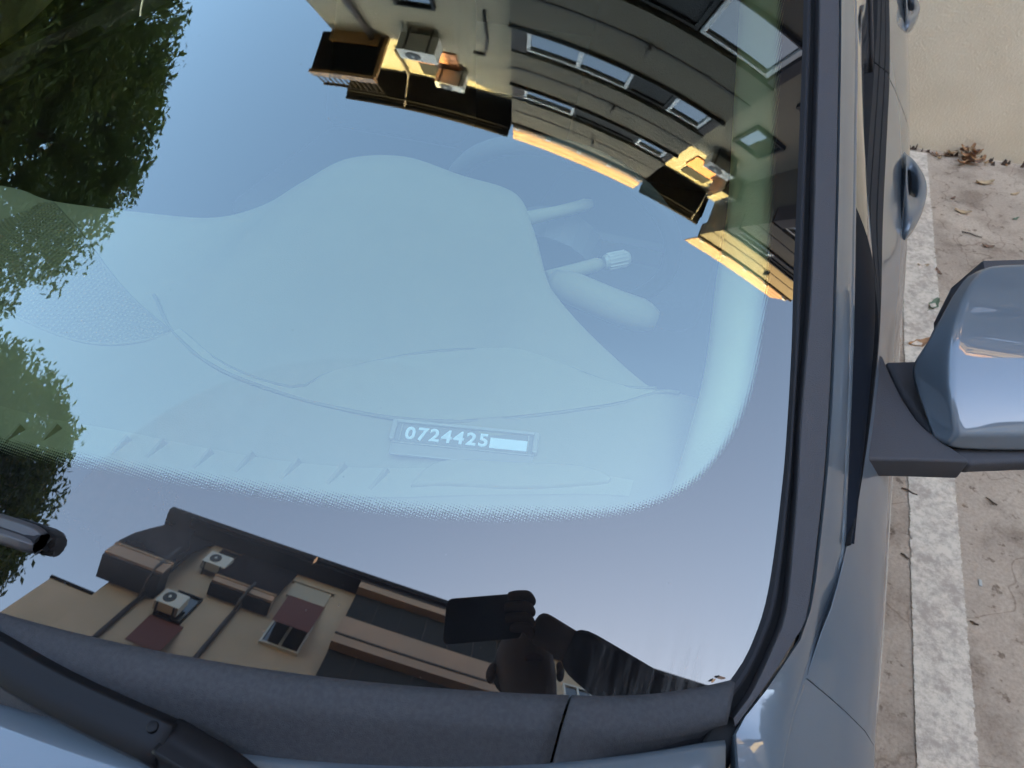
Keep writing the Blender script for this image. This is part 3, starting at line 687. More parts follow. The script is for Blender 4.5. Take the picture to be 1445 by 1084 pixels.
        def hit(poly, a):
            d = np.array([math.cos(a), math.sin(a) * .25]); best_ = 1e9
            for i in range(len(poly)):
                p, q = poly[i - 1] - ctr, poly[i] - ctr; den = d[0] * (q - p)[1] - d[1] * (q - p)[0]
                if abs(den) < 1e-12: continue
                t = (p[0] * (q - p)[1] - p[1] * (q - p)[0]) / den; u = (p[0] * d[1] - p[1] * d[0]) / den
                if t > 0 and -1e-9 <= u <= 1 + 1e-9: best_ = min(best_, t)
            return ctr + d * best_
        oc = [hit(full, a) for a in angs]; hc = [hit(hole, a) for a in angs]
        rows = []
        for za, zb, ko, kh in ((-.019, -.019, .93, 1.10), (-.014, -.014, 1., 1.), (.010, .010, 1., 1.), (.017, .017, .90, 1.12)):
            pass
        rings = []
        for z, pts, sc2 in ((-.016, hc, 1.06), (-.019, oc, .90), (-.010, oc, 1.), (.004, oc, 1.), (.014, oc, .93), (.018, oc, .80), (.016, hc, 1.12), (.008, hc, 1.), (-.008, hc, 1.), (-.016, hc, 1.06)):
            rings.append([(s * (xb(yh + .14) - .006 + (ctr + (p - ctr) * sc2)[1]), yh + (ctr + (p - ctr) * sc2)[0], zc + z) for p in pts])
        h = inC(loft('door_handle', rings, 'paint', door, True, closed=True, flip=(s > 0)))
        cup = [[(s * (xb(yh + q[0]) - .004 + .003 * c), yh + q[0], zc + .026 * math.sin(a) * max(q[1], .002) / .036) for a, c in zip(np.linspace(-1.5, 1.5, 9), np.cos(np.linspace(-1.5, 1.5, 9)))] for q in outb]
        inC(loft('handle_cup', [[(p[0] - s * .010 * (math.sin(math.pi * i / 23)), p[1], p[2] + .012 * math.sin(math.pi * i / 23)) for p in r] for i, r in enumerate(cup)], 'paint', door, True, flip=(s < 0)))
        inC(mesh('handle_shade_patch', [(s * (xb(yh + .16) + .0015 + .0 * a), yh + .162 + .05 * math.cos(a), zc + .004 + .017 * math.sin(a)) for a in np.linspace(0, 2 * math.pi, 25)[:-1]], [tuple(range(24))], 'gap', door))  # flat black patch, paints the shade in the hollow behind the bow

# hood ----------------------------------------------------------------------------------------
def hood_edge(x): return .051 + .30 * x * x + .025 * (abs(x) / .72) ** 5
rows = []
for v in np.r_[0, .004, .01, .03, np.linspace(.06, 1, 30)]:
    r = []
    for u in np.linspace(-1, 1, 81):
        xe = float(np.interp(v, [0, .1, .3, .6, 1], [.7215, .734, .745, .728, .655])); x = u * xe; y0 = hood_edge(u * .7215); y = y0 + (-.90 + .18 * u * u - y0) * v
        z = .9705 + .022 * (1 - u * u) * min(1, v * 6 + .25) - .03 * v - .14 * v ** 3 - (.012 if v == 0 else (.0035 if v < .005 else 0)) - (.003 if abs(u) > .999 else 0)
        r.append((x, y, z))
    r = [(r[0][0] + .002, r[0][1], r[0][2] - .02)] + r + [(r[-1][0] - .002, r[-1][1], r[-1][2] - .02)]
    rows.append(r)
rows = [[(p[0], p[1] - .004, p[2] - .02) for p in rows[0]]] + rows
inC(loft('hood', rows, 'paint', CAR, True))

# cowl in two pieces ---------------------------------------------------------------------------
CCX, CCY = [.60, .643, .680, .705, .716, .7215], [.12, .176, .204, .226, .247, .268]
def cowl_row(x, s=1):
    ye = .10 + .30 * x * x + (.012 * ((abs(x) - .62) / .1) ** 2 if abs(x) > .62 else 0) - .0005
    yf = hood_edge(x) - .035 if abs(x) < .604 else max(hood_edge(x) - .035, float(np.interp(abs(x), CCX, CCY))); z0 = surf(x, ye); k = min(1, max(0, (abs(x) - .6) / .12))
    pr = [(.012, -.006), (.004, .0015), (0, .0040), (-.006, .0048), (-.018, .0036), (-.024, .0016), (-.030, -.003)]
    pts = [(x, ye + a, z0 + (a * .10) + h) for a, h in pr]; a0 = pts[-1]
    for t in (.12, .25, .4, .55, .7, .85, 1.): pts.append((x, a0[1] + (yf - a0[1]) * t, a0[2] + (.944 - .006 * k - a0[2]) * t))
    return pts
for nm, xs in (('cowl_panel', np.linspace(-.600, .600, 90)), ('cowl_corner', np.linspace(.6022, .7205, 30)), ('cowl_corner', -np.linspace(.6022, .7205, 30)[::-1])):
    inC(solid(loft(nm, [cowl_row(x) for x in xs], 'cowl', CAR, True), .003))
inC(mesh('engine_bay_floor', [(-.75, -.8, .80), (.75, -.8, .80), (.75, .2, .90), (-.75, .2, .90)], [(0, 1, 2, 3)], 'gap', CAR))
# dark channel running from under the moulding round the end of the cowl
for s in (1, -1):
    a_, b_ = cr([(.725, .30), (.7195, .268), (.714, .247), (.703, .226), (.678, .204), (.641, .176), (.59, .13)], 40), cr([(.752, .31), (.742, .268), (.731, .245), (.724, .225), (.70, .18), (.66, .14), (.60, .09)], 40); rr = []
    for p, q in zip(a_, b_): rr.append([mir((*(p + (q - p) * t), surf(*p) - .006 - .010 * math.sin(math.pi * min(1, t * 1.2)) - .012 * t), s) for t in np.linspace(-.1, 1, 9)])
    inC(loft('cowl_channel', rr, 'rubber', CAR, True, flip=(s < 0)))
# black filler block between cowl corner, moulding and fender
for s in (1, -1):
    inC(bevel(MB().hull4([mir(p, s) for p in ((.700, .20, .93), (.732, .215, .93), (.752, .285, .93), (.72, .262, .93))], [mir(p, s) for p in ((.702, .205, .955), (.724, .22, .955), (.744, .275, .962), (.715, .258, .962))]).build('corner_filler', 'gap', CAR), .003))

# wipers ----------------------------------------------------------------------------------------
def channel(name, path, w, h, m, parent, ridge=.35, lip=.0):
    P = cr(path, 40); rows = []
    for i, p in enumerate(P):
        d = P[min(i + 1, 39)] - P[max(i - 1, 0)]; d /= np.linalg.norm(d); n_ = np.array([-d[1], d[0], 0]); n_ /= np.linalg.norm(n_)
        k = w * (1 - .25 * i / 39) if lip == 0 else w
        pr = [(-.5, -h), (-.5, -.003), (-.47, 0), (-.05, .001), (ridge - .5 + .2, .0012), (.24, .0035), (.29, .0035), (.34, .001), (.5, -.012), (.5, -h)]
        rows.append([p + n_ * k * -a + np.array([0, 0, z]) for a, z in pr])
    return inC(loft(name, rows, m, parent, True, caps=True))
W1 = empty('wiper', parent=None) if False else None
def wiper(path, tip, head, blade_path):
    arm = channel('wiper_arm', path, .034, .016, 'wiper', CAR)
    hd = channel('arm_head', head, .034, .020, 'wiper', arm, lip=1)
    b = np.array(path[0]); 
    scw = inC(bevel(MB().hull4([(b[0] - .014 + .0048 * math.cos(a), b[1] + .004 + .0048 * math.sin(a), b[2]) for a in np.linspace(0, 2 * math.pi, 18)[:-1]], [(b[0] - .014 + .0044 * math.cos(a), b[1] + .004 + .0044 * math.sin(a), b[2] + .0045) for a in np.linspace(0, 2 * math.pi, 18)[:-1]]).build('hinge_pin', 'wiper', arm, True), .001))
    P = cr(blade_path, 40); rows = []
    for p in P:
        rows.append([(p[0], p[1] + a, surf(p[0], p[1]) + z) for a, z in ((-.009, .010), (-.008, .014), (-.002, .020), (.003, .0195), (.009, .013), (.009, .010), (.0025, .007), (.0015, .0006), (-.0015, .0006), (-.0025, .007))])
    bl = inC(loft('wiper_blade', rows, 'rubber', arm, False, closed=True, caps=True))
    p = P[tip]; sg = 1 if tip == -1 else -1
    cap = []
    for t, k in ((-.052, .9), (-.046, 1.), (-.012, 1.0), (-.004, .92), (0, .7)):
        x = p[0] + sg * t; y = float(np.interp(x, P[:, 0], P[:, 1])); z = surf(x, y)
        cap.append([(x, y + a * k, z + h_ * k + .006) for a, h_ in ((-.0105, .002), (-.011, .010), (-.007, .016), (-.001, .0135), (.005, .0175), (.0105, .013), (.011, .002))])
    inC(bevel(loft('blade_cap', cap, 'wiper_grey', arm, True, closed=True, caps=True, flip=(sg > 0)), .001))
    return arm
# driver's wiper: pivot out of frame below, arm running to the car's middle
wiper([(.338, .075, 1.004), (.24, .076, 1.010), (.14, .083, 1.018), (.0, .092, 1.024), (-.16, .115, 1.028)], 0, [(.335, .075, 1.0035), (.36, .073, 1.0015), (.39, .070, .998), (.44, .058, .985), (.47, .048, .970)], [(-.42, .175, 0), (-.25, .145, 0), (-.10, .128, 0), (.06, .118, 0)])
# passenger's wiper: its blade tip shows at the left edge
wiper([(-.30, .075, 1.004), (-.36, .085, 1.010), (-.44, .11, 1.02), (-.52, .14, 1.03)], -1, [(-.30, .074, 1.003), (-.27, .068, .998), (-.24, .06, .985)], [(-.62, .235, 0), (-.40, .188, 0), (-.15, .162, 0), (.05, .158, 0), (.158, .161, 0)])

# side mirrors ------------------------------------------------------------------------------------
def prism(name, poly, z0, z1, m, parent, s, b=.004, top_scale=1., cxy=None):
    lo = [(s * p[0], p[1], z0 + (p[2] if len(p) > 2 else 0)) for p in poly]; hi = [(s * p[0], p[1], z1 + (p[2] if len(p) > 2 else 0)) for p in poly]
    if s < 0: lo, hi = lo[::-1], hi[::-1]
    return inC(bevel(MB().hull4(lo, hi).build(name, m, parent, True), b, 5, 40))
for s in (1, -1):
    foot = cr([(.782, .508), (.812, .5165), (.86, .537), (.912, .558)], 10).tolist() + cr([(.908, .5635), (.893, .577), (.870, .599), (.851, .634), (.838, .670), (.829, .702)], 16).tolist() + [[.80, .702], [.782, .70]]
    foot = [[p[0], p[1] + max(0, .021 * (1 - (p[1] - .508) / .10))] for p in foot]
    f = prism('side_mirror', foot, .955, .985, 'trim', CAR, s, .0142)
    neck = [[.9195, .576], [.965, .595], [1.03, .620], [1.08, .647], [1.085, .70], [.98, .72], [.90, .722], [.866, .716], [.834, .703]] + cr([(.837, .703), (.8465, .672), (.860, .640), (.879, .606), (.901, .585), (.915, .572)], 16).tolist()[1:]
    prism('mirror_neck', neck, .958, .977, 'trim', f, s, .009)
    rings = []
    prof = [(.577, .984), (.583, 1.001), (.609, 1.024), (.648, 1.043), (.692, 1.060), (.742, 1.072), (.777, 1.077), (.792, 1.068), (.775, .985), (.74, .972), (.60, .972)]
    r0 = [(.882, .580, .984), (.867, .614, .990), (.853, .656, .998), (.849, .671, 1.005), (.856, .678, 1.034), (.867, .716, 1.050), (.880, .757, 1.062), (.899, .786, 1.068), (.885, .775, .99), (.875, .74, .978), (.872, .62, .976)]
    rx = [.884, .893, .8795, .873, .875, .885, .9006, .905, .893, .890, .885]
    rings.append([(s * (.9 + (p[0] - .9) * .5 + .02), .68 + (p[1] - .68) * .5, 1.02 + (p[2] - 1.02) * .5) for p in r0]); rings.append([(s * p[0], p[1], p[2]) for p in r0])
    rings.append([(s * x, y, z) for x, (y, z) in zip(rx, prof)])
    for x, k, sh in ((.93, 1.0, .014), (1.03, 1.0, .050), (1.08, .93, .068), (1.10, .70, .078)):
        rings.append([(s * x, .69 + (y - .69) * k + sh, 1.02 + (z - 1.02) * k) for y, z in prof])
    shell = loft('mirror_shell', rings, 'paint', f, True, closed=True, caps=True, flip=(s > 0)); sm_ = shell.data; npf = len(prof)
    cr_ = sm_.attributes.new('crease_edge', 'FLOAT', 'EDGE')
    for e in sm_.edges:
        i, j = e.vertices; ri, rj, ki, kj = i // npf, j // npf, i % npf, j % npf; c = .0
        if ri == rj == 2 and ki <= 6 and kj <= 6: c = .86
        elif ri == rj == 1: c = .95
        elif ki == kj and ri >= 2 and rj >= 2 and ki in (0, 1, 6, 8): c = .75
        cr_.data[e.index].value = c
    inC(subsurf(shell, 3))
    gl = [[(s * x, .795 + .36 * (x - .9), z) for x, z in ((.89, .985), (.888, 1.03), (.905, 1.068), (.99, 1.071), (1.07, 1.064), (1.085, 1.03), (1.07, .985))]]
    rim = MB().hull4([(p[0], p[1] - .022, p[2] * 1.0 + (p[2] - 1.05) * .15) for p in gl[0]], [(p[0], p[1] + .002, p[2] + (p[2] - 1.05) * .12) for p in gl[0]])
    inC(rim.build('mirror_rim', 'trim', f)); g2 = MB().hull4([(p[0], p[1] + .0021, p[2]) for p in gl[0]], [(p[0], p[1] + .004, p[2]) for p in gl[0]]); inC(g2.build('mirror_glass', 'chrome', f))

# roof, tail, front, wheels, underbody -------------------------------------------------------------
rows = []
for y in np.linspace(.96, 2.75, 40):
    i = itp(max(y, 1.02), I2); r = []
    for u in np.linspace(-1, 1, 31):
        zc_ = float(np.interp(y, [.96, 1.2, 1.5, 1.9, 2.4, 2.75], [1.375, 1.45, 1.495, 1.51, 1.485, 1.42])); r.append((u * (i[0] + .002), y + (.30 * (u * .6) ** 2 - .0 if y < 1.3 else 0) * max(0, (1.3 - y) / .34), zc_ + (i[1] - zc_) * u * u))
    rows.append(r)
inC(loft('roof', rows, 'paint', CAR, True))
rows = []
for t, (y, z, wd) in zip(range(9), ((2.75, 1.42, .60), (2.85, 1.30, .66), (2.96, 1.12, .74), (3.02, 1.03, .79), (3.06, .92, .82), (3.07, .75, .84), (3.12, .60, .85), (3.12, .42, .85), (3.05, .28, .82))):
    rows.append([(u * wd, y - .12 * u * u, z - (.02 * u * u)) for u in np.linspace(-1, 1, 21)])
inC(loft('tailgate', rows, 'paint', CAR, True))
rows = [[(u * .56, y - .1 * u * u + .01, z) for u in np.linspace(-1, 1, 15)] for y, z in ((2.80, 1.36), (2.88, 1.24), (2.95, 1.12))]
inC(loft('rear_window', rows, 'car_glass', CAR, True))
rows = []
for y, z, wd in ((-.86, .80, .66), (-.95, .74, .72), (-1.0, .62, .78), (-1.02, .48, .80), (-1.0, .34, .80), (-.94, .24, .78)):
    rows.append([(u * wd, y + .22 * u ** 4, z) for u in np.linspace(-1, 1, 25)])
inC(loft('front_bumper', rows, 'paint', CAR, True, flip=True))
inC(bevel(MB().box(-.40, .40, -1.035, -.985, .36, .52).build('grille', 'rubber', CAR), .02))
for s in (1, -1):
    inC(bevel(MB().hull4([mir(p, s) for p in ((.45, -.99, .64), (.73, -.83, .66), (.75, -.80, .75), (.47, -.93, .74))], [mir(p, s) for p in ((.45, -.9, .64), (.70, -.74, .66), (.72, -.70, .75), (.47, -.83, .74))]).build('headlight', 'lamp', CAR), .01))
    inC(bevel(MB().box(*sorted((s * .60, s * .80)), 2.95, 3.03, .80, .98).build('tail_light', 'maroon', CAR), .02))
    for yc in (-.22, 2.33):
        t = []; 
        for a in np.linspace(0, 2 * math.pi, 41):
            t.append([(s * (.78 + dx), yc + rr * math.cos(a), .31 + rr * math.sin(a)) for dx, rr in ((-.10, .20), (-.105, .28), (-.08, .31), (.06, .31), (.085, .28), (.075, .205))])
        w_ = inC(loft('wheel', t, 'tyre', CAR, True, flip=(s > 0)))
        rim = MB(); 
        for k in range(5):
            a = 2 * math.pi * k / 5; ca, sa = math.cos(a), math.sin(a)
            rim.hull4([(s * (.78 + .045), yc + ca * r_ - sa * o_, .31 + sa * r_ + ca * o_) for r_, o_ in ((.03, -.03), (.205, -.018), (.205, .018), (.03, .03))], [(s * (.78 + .065), yc + ca * r_ - sa * o_, .31 + sa * r_ + ca * o_) for r_, o_ in ((.03, -.025), (.205, -.012), (.205, .012), (.03, .025))])
        rim.hull4([(s * .80, yc + .06 * math.cos(a), .31 + .06 * math.sin(a)) for a in np.linspace(0, 6.28, 17)[:-1]], [(s * .85, yc + .05 * math.cos(a), .31 + .05 * math.sin(a)) for a in np.linspace(0, 6.28, 17)[:-1]])
        inC(rim.build('rim', 'rim', w_))
        inC(MB().hull4([(s * .70, yc + .215 * math.cos(a), .31 + .215 * math.sin(a)) for a in np.linspace(0, 6.28, 25)[:-1]], [(s * .79, yc + .215 * math.cos(a), .31 + .215 * math.sin(a)) for a in np.linspace(0, 6.28, 25)[:-1]]).build('brake_disc', 'gap', w_))
inC(MB().box(-.80, .80, -.90, 3.0, .17, .24).build('underbody', 'gap', CAR))

# interior ---------------------------------------------------------------------------------------
inC(MB().box(-.74, .74, .35, 2.7, .25, .30).build('cabin_floor', 'interior_dark', CAR))
inC(MB().box(-.74, .74, .30, .34, .25, .90).build('bulkhead', 'interior_dark', CAR))
inC(MB().box(-.70, .70, 2.68, 2.70, .30, 1.30).build('parcel_wall', 'interior_dark', CAR))
for s in (1, -1):
    inC(MB().box(*sorted((s * .765, s * .745)), .45, 2.7, .30, .965).build('door_card', 'interior_dark', CAR))
rows = [[(u * .56, y, z) for u in np.linspace(-1, 1, 9)] for y, z in ((1.12, 1.36), (1.35, 1.40), (2.0, 1.42), (2.6, 1.38))]
inC(loft('headlining', rows, 'lining', CAR, True))
# dashboard top
rear = [(-.66, .60, .985), (-.4, .623, 1.0), (-.3, .616, 1.0), (-.155, .636, 1.0), (-.054, .659, 1.0), (.005, .696, 1.01), (.059, .732, 1.04), (.106, .774, 1.06), (.181, .798, 1.065), (.274, .779, 1.065), (.352, .770, 1.06), (.397, .711, 1.055), (.442, .628, 1.05), (.464, .602, 1.045), (.51, .573, 1.03), (.575, .543, 1.01), (.599, .543, 1.0), (.633, .556, .99), (.69, .55, .985)]
Rr = cr(rear, 160); rows = []
for p in Rr:
    x1 = -.69 + (p[0] + .66) * (1.36 / 1.35); f = np.array([x1, .10 + .30 * x1 * x1 + .02, 0]); f[2] = surf(f[0], f[1]) - .035
    r = [f + [0, 0, -.08], f]
    f2 = np.array([p[0] * .5 + x1 * .5, f[1] + .17, .975])
    for t in np.linspace(.04, 1, 26):
        q = f + (p - f) * t; ease = t * t * (3 - 2 * t)
        base = f[2] + (.972 - f[2]) * min(1, t / .25) if t < .25 else .972 + (.985 - .972) * (t - .25) / .75
        hump = max(0, p[2] - .985); q[2] = base + hump * ease ** 1.3
        q[2] = min(q[2], surf(q[0], q[1]) - .012); r.append(q)
    e = r[-1]
    r += [e + [0, .004, -.003], e + [0, .008, -.010], e + [0, .010, -.022], e + [0, -.01, -.10], e + [0, -.03, -.35]]
    rows.append(r)
dash = inC(loft('dashboard', rows, 'dash', CAR, True, flip=True))
dv = {}
def dash_z(x, y):
    """height of the dashboard top at x, y (nearest built point)"""
    a = np.array([q for r in rows for q in r[1:29]]) if 'a' not in dv else dv['a']; dv['a'] = a
    d2 = (a[:, 0] - x) ** 2 + (a[:, 1] - y) ** 2; i = np.argpartition(d2, 40)[:40]; w = np.exp(-d2[i] / (2 * .009 ** 2)) + 1e-9
    sw_ = np.sqrt(w); X = np.c_[np.ones(40), a[i, 0] - x, a[i, 1] - y] * sw_[:, None]; return float(np.linalg.lstsq(X, a[i, 2] * sw_, rcond=1e-3)[0][0])
def patch(name, lo, hi, m, lift, n=40, k=14, parent=None):
    """thin sheet on the dashboard between two polylines"""
    a, b = cr(lo, n), cr(hi, n); rr = []
    for p, q in zip(a, b): rr.append([(*(p + (q - p) * t), dash_z(*(p + (q - p) * t)) + lift) for t in np.linspace(0, 1, k)])
    o = inC(loft(name, rr, m, parent or dash, True)); return o
def bead(name, pts, r, m, lift=.001):
    P = cr(pts, 50); zz = [dash_z(*p) for p in P]; zz = np.convolve(np.r_[[zz[0]] * 5, zz, [zz[-1]] * 5], np.ones(11) / 11, 'valid')
    return inC(MB().tube([(p[0], p[1], z + lift) for p, z in zip(P, zz)], r, 8).build(name, m, dash, True))
low = [(.055, .441), (.13, .412), (.211, .404), (.291, .406), (.384, .417), (.467, .442), (.557, .497), (.597, .540)]
upp = [(.060, .446), (.14, .418), (.231, .414), (.262, .444), (.348, .496), (.440, .516), (.552, .522), (.596, .541)]
patch('instrument_cowl_inset', low, upp, 'dash_mid', .0025)
bead('dash_seam', [(-.02, .495)] + low + [(.62, .55)], .0022, 'dash_dark')
bead('dash_seam', upp, .0016, 'dash_dark')
# speaker grille: raised mesh of small pegs over a dark sheet
spk_lo = [(-.327, .50), (-.24, .43), (-.183, .418), (-.064, .407), (.014, .422), (.047, .441)]
spk_hi = [(-.327, .554), (-.31, .585), (-.293, .612), (-.19, .56), (-.074, .497), (.048, .4415)]
patch('speaker_grille', spk_lo, spk_hi, 'dash_dark', .002)
a_, b_ = cr(spk_lo, 60), cr(spk_hi, 60); pg = MB()
for i in range(1, 60):
    L = np.linalg.norm(b_[i] - a_[i]); nn_ = int(L / .0062)
    for j in range(nn_):
        p = a_[i] + (b_[i] - a_[i]) * ((j + .5 * (i % 2)) / max(nn_, 1)); z = dash_z(*p) + .0024; e = .0019
        pg.hull4([(p[0] - e, p[1] - e, z), (p[0] + e, p[1] - e, z), (p[0] + e, p[1] + e, z), (p[0] - e, p[1] + e, z)], [(p[0] - e * .6, p[1] - e * .6, z + .0012), (p[0] + e * .6, p[1] - e * .6, z + .0012), (p[0] + e * .6, p[1] + e * .6, z + .0012), (p[0] - e * .6, p[1] + e * .6, z + .0012)])
inC(pg.build('grille_mesh', 'dash', dash, kind='stuff'))
bead('grille_rim', [(-.293, .614), (-.19, .562), (-.074, .498), (.049, .442)], .002, 'dash_dark')
bead('grille_rim', [(-.26, .435), (-.183, .416), (-.064, .405), (.014, .420), (.049, .441)], .0018, 'dash')
# defroster channel with fins
ch_lo = [(-.40, .262), (-.067, .262), (.105, .276), (.264, .300), (.40, .335), (.506, .372), (.60, .41)]
ch_hi = [(-.40, .300), (-.067, .298), (.105, .313), (.264, .333), (.396, .366), (.506, .398), (.60, .428)]
patch('defroster_channel', ch_lo, ch_hi, 'dash_mid', .002)
fin = None
for k, (x, y) in enumerate([(-.25, .268), (-.19, .268), (-.13, .268), (-.078, .268), (-.031, .271), (.007, .284), (.090, .294), (.128, .303), (.181, .308), (.224, .319), (.272, .327), (.318, .337), (.361, .345)]):
    z = dash_z(x, y); d = np.array([.5, .86]) * .017
    f_ = MB().hull4([(x - .001, y - .012, z), (x + .009, y + .011, z), (x + .008, y + .011, z + .011)], [(x + .003, y - .013, z), (x + .013, y + .010, z), (x + .011, y + .010, z + .011)])
    inC(f_.build('defroster_fin', 'dash', dash))
cp = cr([(.400, .345), (.42, .352), (.50, .375), (.565, .405), (.58, .418), (.55, .418), (.48, .395), (.415, .375), (.400, .345)], 40)[:-1]
inC(bevel(MB().hull4([(p[0], p[1], dash_z(*p) - .004) for p in cp], [(p[0], p[1], dash_z(*p) + .006) for p in cp]).build('sensor_cover', 'dash_mid', dash, True), .002))
# pillar lining
In = [(.55, 1.15, 1.25), (.564, 1.084, 1.22), (.594, .915, 1.15), (.620, .734, 1.11), (.628, .641, 1.08), (.639, .54, 1.05), (.639, .469, 1.02), (.637, .429, .99), (.635, .40, .97)]
Ou = [(.585, 1.10, 0), (.60, 1.03, 0), (.635, .89, 0), (.668, .723, 0), (.69, .60, 0), (.70, .51, 0), (.703, .44, 0), (.700, .39, 0), (.69, .35, 0)]
a_, b_ = cr(In, 50), cr(Ou, 50)
for s in (1, -1):
    rr = []
    for p, q in zip(a_, b_):
        q = np.array([q[0] + .008, q[1], surf(q[0], q[1]) - .022]); r = []
        for t in np.linspace(0, 1, 10): r.append(mir(p + (q - p) * t + np.array([-.10, -.2, .5]) * .035 * math.sin(math.pi * t) ** .8, s))
        r = [(q_[0], q_[1], min(q_[2], surf(q_[0], q_[1]) - .009 - .010 * max(0, min(1, (abs(q_[0]) - .66) / .03)))) for q_ in r]
        r = [mir(p + np.array([.01, .03, -.05]), s)] + r; rr.append(r)
    inC(loft('pillar_lining', rr, 'lining', CAR, True, flip=(s < 0)))
# end vent bar, stalks, steering wheel
inC(MB().tube(cr([(.430, .705, .985), (.47, .692, .987), (.52, .682, .984), (.57, .685, .975)], 14), [.014, .018, .02, .021] + [.021] * 8 + [.018, .012], 14).build('end_vent', 'dash', CAR, True))
for pts, tipm in (([(.345, .832, .98), (.39, .868, .982), (.427, .901, .984)], None), ([(.42, .712, .98), (.45, .740, .982), (.479, .765, .983)], 'k')):
    st = inC(MB().tube(cr(pts, 10), [.011, .0105, .010, .0095, .009, .009, .009, .009, .0095, .006], 12).build('column_stalk', 'dash', CAR, True))
    if tipm:
        k = MB(); P0, P1 = np.array([.481, .767, .983]), np.array([.510, .788, .984])
        k.tube([tuple(P0 + (P1 - P0) * t) for t in (0, .1, .9, 1)], [.009, .0105, .0105, .008], 14)
        for i in range(14):
            a = 2 * math.pi * i / 14; ax_ = (P1 - P0) / np.linalg.norm(P1 - P0); u_ = np.cross(ax_, [0, 0, 1]); v_ = np.cross(ax_, u_); o_ = (u_ * math.cos(a) + v_ * math.sin(a)) * .0108
            k.tube([tuple(P0 + o_ + (P1 - P0) * .15), tuple(P0 + o_ + (P1 - P0) * .85)], .0013, 4)
        inC(k.build('stalk_knob', 'holder_edge', st))
sw = []
for a in np.linspace(0, 2 * math.pi, 49):
    c = np.array([.37 + .185 * math.cos(a), .93 - .055 * math.sin(a) * 1.0, .90 + .175 * math.sin(a)])
    ring = []
    for b in np.linspace(0, 2 * math.pi, 13)[:-1]:
        d = np.array([math.cos(a), -.3 * math.sin(a), .95 * math.sin(a)]); ring.append(c + d * .014 * math.cos(b) + np.array([0, .95, .3]) * .014 * math.sin(b))
    sw.append(ring)
swo = inC(loft('steering_wheel', sw, 'interior_dark', CAR, True, closed=True))
h_ = MB().tube([(.37, .88, .88), (.37, .925, .90)], [.07, .075], 20); h_.box(.20, .54, .915, .935, .885, .915); inC(h_.build('wheel_hub', 'interior_dark', swo))
for s in (1, -1):
    st = inC(bevel(MB().hull4([(s * .37 - .24, 1.30, .42), (s * .37 + .24, 1.30, .42), (s * .37 + .24, 1.75, .42), (s * .37 - .24, 1.75, .42)], [(s * .37 - .24, 1.22, .58), (s * .37 + .24, 1.22, .58), (s * .37 + .24, 1.78, .55), (s * .37 - .24, 1.78, .55)]).build('seat', 'seat', CAR, True), .05, 3))
    inC(bevel(MB().hull4([(s * .37 - .23, 1.70, .56), (s * .37 + .23, 1.70, .56), (s * .37 + .23, 1.84, .56), (s * .37 - .23, 1.84, .56)], [(s * .37 - .18, 1.92, 1.08), (s * .37 + .18, 1.92, 1.08), (s * .37 + .18, 2.02, 1.08), (s * .37 - .18, 2.02, 1.08)]).build('backrest', 'seat', st, True), .04, 3))
    inC(bevel(MB().box(s * .37 - .12, s * .37 + .12, 1.95, 2.05, 1.12, 1.28).build('headrest', 'seat', st, True), .03, 3))
inC(bevel(MB().box(-.68, .68, 2.3, 2.6, .45, .6).build('rear_bench', 'seat', CAR, True), .05, 3))
# rear-view mirror behind the top of the glass
rv = inC(bevel(MB().box(-.11, .11, .985, 1.012, 1.24, 1.30).build('rear_view_mirror', 'interior_dark', CAR, True), .012, 3))

# ------------------------------------------------------------------ phone number holder on the dashboard
hx = np.array([.975, .221]); hy = np.array([-.221, .975]); H0 = np.array([.3575, .4015])
zb = max(dash_z(.37, .385), dash_z(.44, .40), dash_z(.50, .42), dash_z(.37, .40)) + .001
HR = empty('phone_number_holder', (float(H0[0]), float(H0[1]), zb), label='smoky plastic strip holder on the dashboard with white digits 0724425 and a blank white strip', cat='number holder')
HR.rotation_euler = (R(9), 0, math.atan2(.221, .975))
hm = lambda mb, nm, m, b=0: (bevel(mb.build(nm, m, HR), b) if b else mb.build(nm, m, HR))
Wd = .147
hm(MB().box(.002, Wd - .004, -.036, -.0005, 0, .0035), 'base_plate', 'holder', .0012)
hm(MB().box(.004, Wd - .004, -.0215, -.002, .0037, .0042), 'digit_bed', 'digit_bed')
hm(MB().box(.001, Wd - .001, -.0015, .0015, .0036, .0085), 'rail', 'holder_edge', .0008)
hm(MB().box(.003, Wd - .003, -.024, -.0225, .0036, .0055), 'rail', 'holder', .0005)
for x in (0, Wd - .005): hm(MB().box(x, x + .005, -.022, .0005, .002, .0095), 'end_cap', 'holder_edge', .001)
for x in (.0095, Wd - .0105): hm(MB().box(x, x + .001, -.0215, -.002, .0043, .0062), 'end_stop', 'holder_edge')
for k, ch in enumerate('0724425'):
    fc = bpy.data.curves.new('digit', 'FONT'); fc.body = ch; fc.size = .0195; fc.offset = .00055; fc.extrude = .0006; fc.align_x = 'CENTER'; fc.resolution_u = 4
    fo = bpy.data.objects.new('digit', fc); col.objects.link(fo); fo.parent = HR; fc.materials.append(M['digit'])
    me_ = bpy.data.meshes.new_from_object(fo.evaluated_get(bpy.context.evaluated_depsgraph_get())); bpy.data.objects.remove(fo); fo = link('digit', me_, 'digit', HR)
    fo.location = (.0195 + k * .01225, -.0187, .0052); fo.scale = (1.05, 1, 1)
hm(MB().box(.0995, .1375, -.0195, -.0080, .0044, .0050), 'blank_strip', 'digit')

